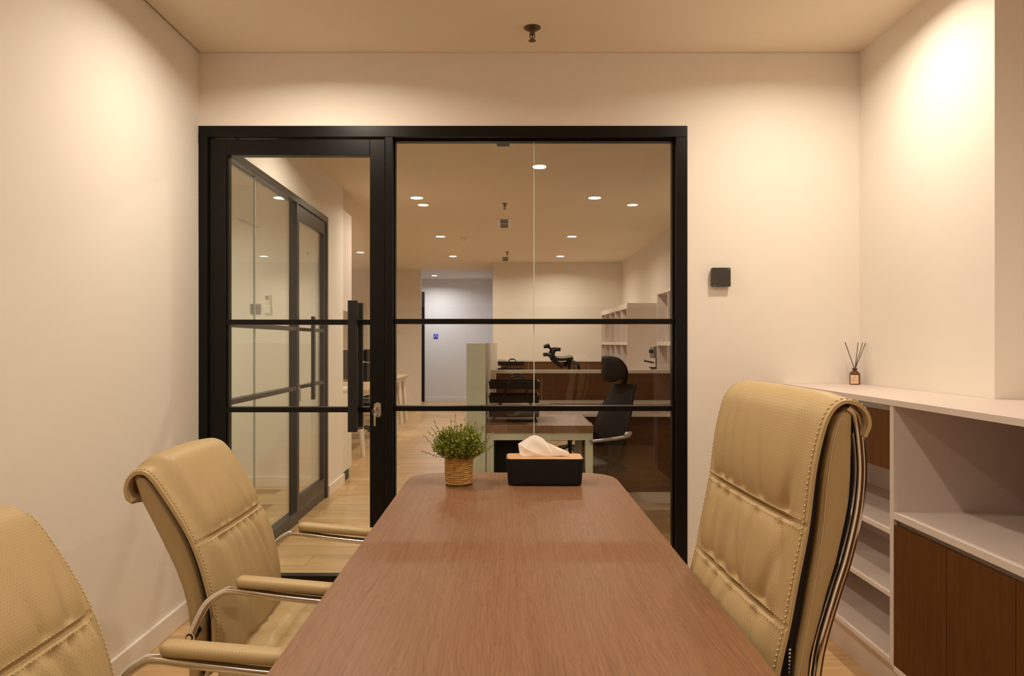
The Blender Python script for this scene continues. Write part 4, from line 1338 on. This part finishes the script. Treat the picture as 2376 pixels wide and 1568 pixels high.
letter_tray(0.07, 9.60, 0.757, 0.36, 0.25, 1.0, 'black letter tray on the far cross desk')

# ergonomic office chair (faces -x)
def office_chair(label, group=None):
    t = thing('office_chair', (0, 0, 0), label, 'chair', group)
    # headrest: wrapped pad
    bm = bmesh.new()
    rings = []
    for j in range(21):
        f = -1 + 2 * j / 20
        y = 0.15 * f
        k = (1 - abs(f) ** 4) ** 0.5 if abs(f) < 1 else 0.0
        k = max(k, 0.15)
        ring = []
        for q in range(20):
            a = 2 * PI * q / 20
            c, s = math.cos(a), math.sin(a)
            ring.append(bm.verts.new((-0.005 + 0.055 * f * f + (0.030 * c) * k - 0.05 * (s * k) ** 2 * 0.3, y, 1.105 + 0.092 * s * k)))
        rings.append(ring)
    for a, b in zip(rings[:-1], rings[1:]):
        for q in range(20): bm.faces.new((a[q], a[(q + 1) % 20], b[(q + 1) % 20], b[q]))
    bm.faces.new(rings[0][::-1]); bm.faces.new(rings[-1])
    hr = finish('headrest', bm, 'black_plastic', t, True, local=True, sharp=1.2)
    tube('headrest_bracket', catmull([(0.045, 0, 1.15), (0.105, 0, 1.13), (0.125, 0, 1.06), (0.105, 0, 0.97), (0.085, 0, 0.90)], 6), 0.014, 'black_plastic', hr, 8, ry=0.05, local=True)
    # back: tapered mesh panel with frame
    prof = catmull([(-0.055, 0, 0.50), (-0.055, 0, 0.60), (-0.025, 0, 0.72), (0.025, 0, 0.86), (0.075, 0, 1.0)], 6)
    bm = bmesh.new()
    fr, bk = [], []
    for i, p in enumerate(prof):
        f = i / (len(prof) - 1)
        hw = 0.20 + 0.05 * math.sin(PI * min(1, f * 1.15)) - 0.05 * f
        fr.append([bm.verts.new((p.x + 0.04 * (u * u), hw * u, p.z)) for u in [-1 + 2 * q / 12 for q in range(13)]])
        bk.append([bm.verts.new((p.x + 0.014 + 0.04 * (u * u), hw * u, p.z)) for u in [-1 + 2 * q / 12 for q in range(13)]])
    for i in range(len(prof) - 1):
        for q in range(12):
            bm.faces.new((fr[i][q], fr[i][q + 1], fr[i + 1][q + 1], fr[i + 1][q])); bm.faces.new((bk[i][q], bk[i + 1][q], bk[i + 1][q + 1], bk[i][q + 1]))
        bm.faces.new((fr[i][0], fr[i + 1][0], bk[i + 1][0], bk[i][0])); bm.faces.new((fr[i][12], bk[i][12], bk[i + 1][12], fr[i + 1][12]))
    for i in (0, -1):
        for q in range(12): bm.faces.new((fr[i][q], bk[i][q], bk[i][q + 1], fr[i][q + 1]))
    b = finish('backrest', bm, 'grey_mesh', t, True, local=True)
    for sg in (-1, 1):
        path = []
        for i, p in enumerate(prof):
            f = i / (len(prof) - 1)
            hw = 0.20 + 0.05 * math.sin(PI * min(1, f * 1.15)) - 0.05 * f
            path.append((p.x + 0.048, sg * hw, p.z))
        tube('back_rim', path, 0.012, 'black_plastic', b, 8, local=True)
    tube('back_post', catmull([(0.10, 0, 0.92), (0.09, 0, 0.75), (0.10, 0, 0.55), (0.05, 0, 0.43), (-0.15, 0, 0.40)], 6), 0.018, 'black_plastic', t, 8, ry=0.03, local=True)
    cushion('seat', -0.46, 0.02, 0.24, 0.42, 0.49, t, mat='black_plastic', wr=0.0)
    for sg in (-1, 1):
        tube('arm_post', catmull([(-0.16, sg * 0.20, 0.41), (-0.16, sg * 0.29, 0.43), (-0.15, sg * 0.30, 0.60), (-0.13, sg * 0.29, 0.645)], 5), 0.014, 'black_plastic', t, 8, local=True)
        tube('armrest', catmull([(-0.29, sg * 0.29, 0.648), (-0.15, sg * 0.29, 0.655), (-0.03, sg * 0.29, 0.668), (0.0, sg * 0.27, 0.69)], 5), 0.011, 'profile_metal', t, 8, ry=0.028, local=True)
    lathe('gas_column', [(0, 0.07), (0.026, 0.07), (0.026, 0.25), (0.016, 0.25), (0.016, 0.42), (0, 0.42)], -0.2, 0, 'satin_steel', t, 14, local=True)
    for q in range(5):
        a = 2 * PI * q / 5 + 0.2
        c, s = math.cos(a), math.sin(a)
        bm = bmesh.new()
        bm_tube(bm, [(-0.2 + 0.02 * c, 0.02 * s, 0.10), (-0.2 + 0.30 * c, 0.30 * s, 0.065)], lambda f: 0.022 - 0.01 * f, 8)
        l = finish('base_arm', bm, 'black_plastic', t, True, local=True)
        bm = bmesh.new()
        bm_tube(bm, [(-0.2 + 0.30 * c - s * 0.02, 0.30 * s + c * 0.02, 0.027), (-0.2 + 0.30 * c + s * 0.02, 0.30 * s - c * 0.02, 0.027)], 0.027, 12)
        finish('caster', bm, 'black_plastic', l, True, local=True)
    return t
c1 = office_chair('black mesh office chair with headrest beside the end on brown desk', 'black office chairs in the hall')
c1.location = (0.72, 4.83, 0)
c1.rotation_euler = (0, 0, math.radians(20))
c2 = copy_tree(c1)
c2.location = (-1.96, 9.95, 0); c2.rotation_euler = (0, 0, math.radians(75))
c2['label'] = 'black office chair between the pale wooden bench desks'

# reclined chair behind the first screen
t = thing('reclined_chair', (0.60, 8.0, 0), 'black office chair with its back tipped far over behind the desk screen', 'chair', 'black office chairs in the hall')
K2 = 8.0 / 1600
def rp(x, y, dy=0.0): return ((x - 1174) * K2, 8.0 + dy, EYE + (796 - y) * K2)
hd = tube('headrest', catmull([rp(1262, 804), rp(1268, 803), rp(1274, 800)], 4), 0.022, 'black_plastic', t, 10, ry=0.09, up=(0, 0, 1))
tube('headrest_stem', catmull([rp(1271, 805), rp(1278, 809), rp(1282, 820), rp(1278, 830)], 5), 0.013, 'black_plastic', t, 8)
tube('lumbar_pad', catmull([rp(1261, 823), rp(1270, 822), rp(1279, 826)], 4), 0.022, 'black_plastic', t, 10, ry=0.12, up=(0, 0, 1))
for s_ in (-1, 1):
    tube('back_frame', catmull([rp(1297, 810, s_ * 0.2), rp(1285, 811, s_ * 0.21), rp(1280, 821, s_ * 0.22), rp(1283, 832, s_ * 0.22), rp(1292, 842, s_ * 0.2), rp(1302, 850, s_ * 0.15)], 6), 0.022, 'black_plastic', t, 8)
tube('seat', catmull([rp(1288, 831), rp(1305, 832), rp(1326, 829)], 4), 0.028, 'black_plastic', t, 10, ry=0.22, up=(0, 0, 1))
tube('tilt_bracket', catmull([rp(1326, 831), rp(1320, 840), rp(1308, 848)], 4), 0.03, 'black_plastic', t, 8)
for s_ in (-1, 1):
    tube('arm_post', catmull([rp(1322, 837, s_ * 0.25), rp(1333, 842, s_ * 0.27), rp(1338, 857, s_ * 0.27), rp(1339, 880, s_ * 0.26)], 5), 0.018, 'black_plastic', t, 8)
tube('column', [rp(1322, 840), (rp(1322, 840)[0], 8.0, 0.1)], 0.025, 'black_plastic', t, 10)
for q in range(5):
    a = 2 * PI * q / 5
    xx = rp(1322, 0)[0]
    tube('base_arm', [(xx, 8.0, 0.1), (xx + 0.3 * math.cos(a), 8.0 + 0.3 * math.sin(a), 0.02)], 0.02, 'black_plastic', t, 8)

# open shelving on the right hall wall
def pigeon_shelf(y0, y1, ys, label, cornice):
    t = thing('pigeonhole_shelf', (1.8, (y0 + y1) / 2, 0), label, 'shelf', 'pale pigeonhole shelves on the right hall wall')
    x0, x1, zt = 1.60, XH - 0.002, 1.815
    box('top_panel', x0, x1, y0, y1, zt - cornice, zt, 'laminate', t)
    box('back_panel', x1 - 0.012, x1, y0 + 0.018, y1 - 0.018, 0.10, zt - cornice, 'laminate', t)
    box('base_panel', x0, x1, y0, y1, 0.0, 0.10, 'laminate', t)
    box('side_panel', x0, x1, y0, y0 + 0.018, 0.10, zt - cornice, 'laminate', t)
    box('side_panel', x0, x1, y1 - 0.018, y1, 0.10, zt - cornice, 'laminate', t)
    for z in (1.30, 0.80):
        box('shelf', x0, x1 - 0.012, y0 + 0.018, y1 - 0.018, z - 0.04, z, 'laminate', t)
    for yy in ys:
        box('divider', x0 + 0.002, x1 - 0.012, yy - 0.009, yy + 0.009, 0.10, zt - cornice, 'laminate', t)
pigeon_shelf(5.55, 7.31, (6.83, 6.40, 5.97), 'pale pigeonhole shelf beside the glass partition', 0.02)
pigeon_shelf(9.11, 11.58, (11.18, 10.66, 10.16, 9.63), 'pale pigeonhole shelf with thick top in the far corner of the hall', 0.07)
# side counter carrying the coffee machine
sc_ = thing('side_counter', (1.80, 8.2, 0), 'low pale counter between the pigeonhole shelves', 'counter')
box('counter_body', 1.62, XH - 0.004, 7.33, 9.09, 0.0, 0.82, 'laminate', sc_)
box('counter_top', 1.60, XH - 0.004, 7.33, 9.09, 0.8205, 0.845, 'white_trim', sc_)
cmx, cmy, cmz = 1.842, 8.25, 0.8455
cm = thing('coffee_machine', (cmx, cmy, cmz), 'black and silver coffee machine on the counter between the shelves', 'coffee machine')
box('machine_base', -0.09, 0.12, -0.12, 0.12, 0.0, 0.14, 'coffee_silver', cm, 0.008, local=True)
box('drip_tray', -0.11, 0.0, -0.10, 0.10, 0.14, 0.152, 'black_plastic', cm, local=True)
box('machine_column', -0.03, 0.12, -0.11, 0.11, 0.152, 0.26, 'black_plastic', cm, local=True)
hd = box('machine_head', -0.10, 0.12, -0.12, 0.12, 0.26, 0.402, 'coffee_silver', cm, 0.02, 3, local=True)
for yy in (-0.05, 0.05):
    tube('dial', [(-0.10, yy, 0.34), (-0.118, yy, 0.34)], 0.022, 'black_plastic', hd, 14, local=True)
box('badge_panel', 0.02, 0.10, -0.126, -0.121, 0.32, 0.39, 'black_plastic', hd, local=True)
tube('portafilter_handle', [(-0.08, -0.03, 0.205), (-0.20, -0.05, 0.23)], 0.010, 'reed_stick', cm, 8, local=True)
tube('dial', [(-0.03, -0.119, 0.31), (-0.03, -0.132, 0.31)], 0.014, 'black_plastic', hd, 14, local=True)

# pantry cabinets behind the corridor wall end
uc = thing('wall_cupboard', (-1.9, 6.5, 1.583), 'pinkish pale cupboard hanging at the end of the corridor wall', 'cupboard')
box('cupboard_body', -2.6, XL - 0.001, YPE + 0.002, 6.65, 1.583, 2.505, 'laminate', uc)
for q in range(2):
    box('cupboard_door', -2.6 + q * 0.556, -2.05 + q * 0.556, 6.6505, 6.669, 1.585, 2.503, 'laminate', uc)
bc = thing('base_cupboard', (-1.9, 6.5, 0), 'pale base cupboard below the hanging cupboard', 'cupboard')
box('cupboard_body', -2.6, XL - 0.004, YPE + 0.002, 6.65, 0.10, 0.84, 'white_trim', bc)
box('plinth', -2.6, XL - 0.012, YPE + 0.002, 6.58, 0.0, 0.10, 'matte_black', bc)
box('counter_top', -2.6, XL + 0.004, YPE + 0.002, 6.68, 0.8405, 0.865, 'white_trim', bc)
for q in range(2):
    box('cupboard_door', -2.6 + q * 0.556, -2.05 + q * 0.556, 6.6505, 6.669, 0.102, 0.838, 'white_trim', bc)

# bench desks with splayed white legs
def bench(x0, x1, y0, y1, label):
    t = thing('bench_desk', ((x0 + x1) / 2, (y0 + y1) / 2, 0), label, 'desk', 'pale wooden bench desks')
    bm = bmesh.new()
    bm_prism(bm, rrect(x0, x1, y0, y1, 0.03, 4), 0.735, 0.762)
    finish('desktop', bm, 'pale_wood', t)
    box('frame_beam', x0 + 0.06, x1 - 0.06, y0 + 0.08, y0 + 0.12, 0.695, 0.7345, 'white_trim', t)
    box('frame_beam', x0 + 0.06, x1 - 0.06, y1 - 0.12, y1 - 0.08, 0.695, 0.7345, 'white_trim', t)
    for xx in (x0 + 0.06, x1 - 0.06):
        for yy in (y0 + 0.08, (y0 + y1) / 2, y1 - 0.08):
            sx = 0.04 if xx > (x0 + x1) / 2 else -0.04
            tube('leg', [(xx - sx, yy, 0.73), (xx + sx * 0.4, yy, 0.0)], lambda f: 0.034 - 0.009 * f, 'white_trim', t, 10)
        box('leg_beam', xx - 0.05, xx + 0.01, y0 + 0.05, y1 - 0.05, 0.68, 0.7345, 'white_trim', t)
bench(-3.20, -1.57, 7.72, 9.35, 'pale wooden bench desk on white legs behind the base cupboard')
bench(-3.20, -1.61, 10.32, 11.50, 'pale wooden bench desk farther along by the far wall')
mn = thing('monitor', (-2.06, 8.1, 0.762), 'black computer monitor on the pale bench desk', 'monitor')
box('screen_housing', -0.27, 0.27, -0.018, 0.018, 0.10, 0.44, 'black_plastic', mn, 0.006, local=True)
box('screen', -0.258, 0.258, -0.0195, -0.0182, 0.112, 0.428, 'reader_black', mn, local=True)
box('stand_neck', -0.03, 0.03, -0.005, 0.03, 0.01, 0.15, 'black_plastic', mn, local=True)
lathe('stand_base', [(0, 0), (0.11, 0), (0.11, 0.006), (0.03, 0.012), (0, 0.012)], 0, 0.01, 'black_plastic', mn, 24, local=True)

# fittings on the far walls
bp = box('sign_plate', -1.54 - 0.05, -1.54 + 0.05, YALC - 0.012, YALC, 1.385, 1.485, 'blue_plate')
r0 = thing('blue_sign', (-1.54, YALC, 1.385), 'small square blue pictogram sign on the alcove wall', 'sign')
bpy.data.objects.remove(bp)
box('plate', -0.05, 0.05, -0.012, 0, 0, 0.10, 'blue_plate', r0, 0.002, local=True)
box('pictogram', -0.032, -0.018, -0.0135, -0.0122, 0.03, 0.07, 'white_plastic', r0, local=True)
box('pictogram', 0.018, 0.032, -0.0135, -0.0122, 0.03, 0.07, 'white_plastic', r0, local=True)
box('pictogram', -0.012, 0.012, -0.0135, -0.0122, 0.075, 0.088, 'white_plastic', r0, local=True)
d3 = thing('door_3', (-1.95, YALC, 0), 'dark door in the alcove wall', None, None, 'structure')
box('door_leaf', -2.75, -1.83, YALC - 0.03, YALC - 0.001, 0.01, 2.36, 'black_frame', d3)
box('door_frame', -1.83, -1.785, YALC - 0.045, YALC - 0.001, 0, 2.41, 'black_frame', d3)
box('door_frame', -2.80, -1.83, YALC - 0.045, YALC - 0.001, 2.36, 2.41, 'black_frame', d3)
tube('door_handle', [(-1.87, YALC - 0.03, 1.02), (-1.87, YALC - 0.08, 1.02), (-1.98, YALC - 0.08, 1.02)], 0.01, 'satin_steel', d3, 8)
# plate and remote in the neighbouring office
ob = YPE - 0.13
tp = thing('thermostat', (-2.24, ob, 1.545), 'small dark square control plate inside the neighbouring office', 'thermostat')
box('plate', -0.046, 0.046, -0.014, 0, 0, 0.09, 'grey_plate', tp, 0.006, 3, local=True)
box('display', -0.03, 0.03, -0.0152, -0.0142, 0.04, 0.075, 'reader_black', tp, local=True)
rc = thing('remote_control', (-2.13, ob, 1.55), 'white air conditioner remote in a wall holder inside the neighbouring office', 'remote control')
box('remote_body', -0.024, 0.024, -0.024, -0.004, 0.02, 0.17, 'white_plastic', rc, 0.006, 3, local=True)
box('display', -0.016, 0.016, -0.0255, -0.0242, 0.12, 0.155, 'grey_plate', rc, local=True)
box('holder', -0.028, 0.028, -0.030, 0.0, 0.0, 0.07, 'white_plastic', rc, 0.004, local=True)
for q in range(6):
    box('button', -0.014 + 0.012 * (q % 3), -0.006 + 0.012 * (q % 3), -0.0255, -0.0242, 0.080 + 0.016 * (q // 3), 0.090 + 0.016 * (q // 3), 'print_grey', rc, local=True)
sw = thing('light_switch', (-2.06, YFAR_L, 1.48), 'white light switch on the far left hall wall', 'switch')
box('switch_plate', -0.045, 0.045, -0.01, 0, 0, 0.09, 'white_plastic', sw, 0.003, local=True)
box('rocker', -0.02, 0.02, -0.014, -0.0101, 0.02, 0.07, 'white_plastic', sw, 0.002, local=True)
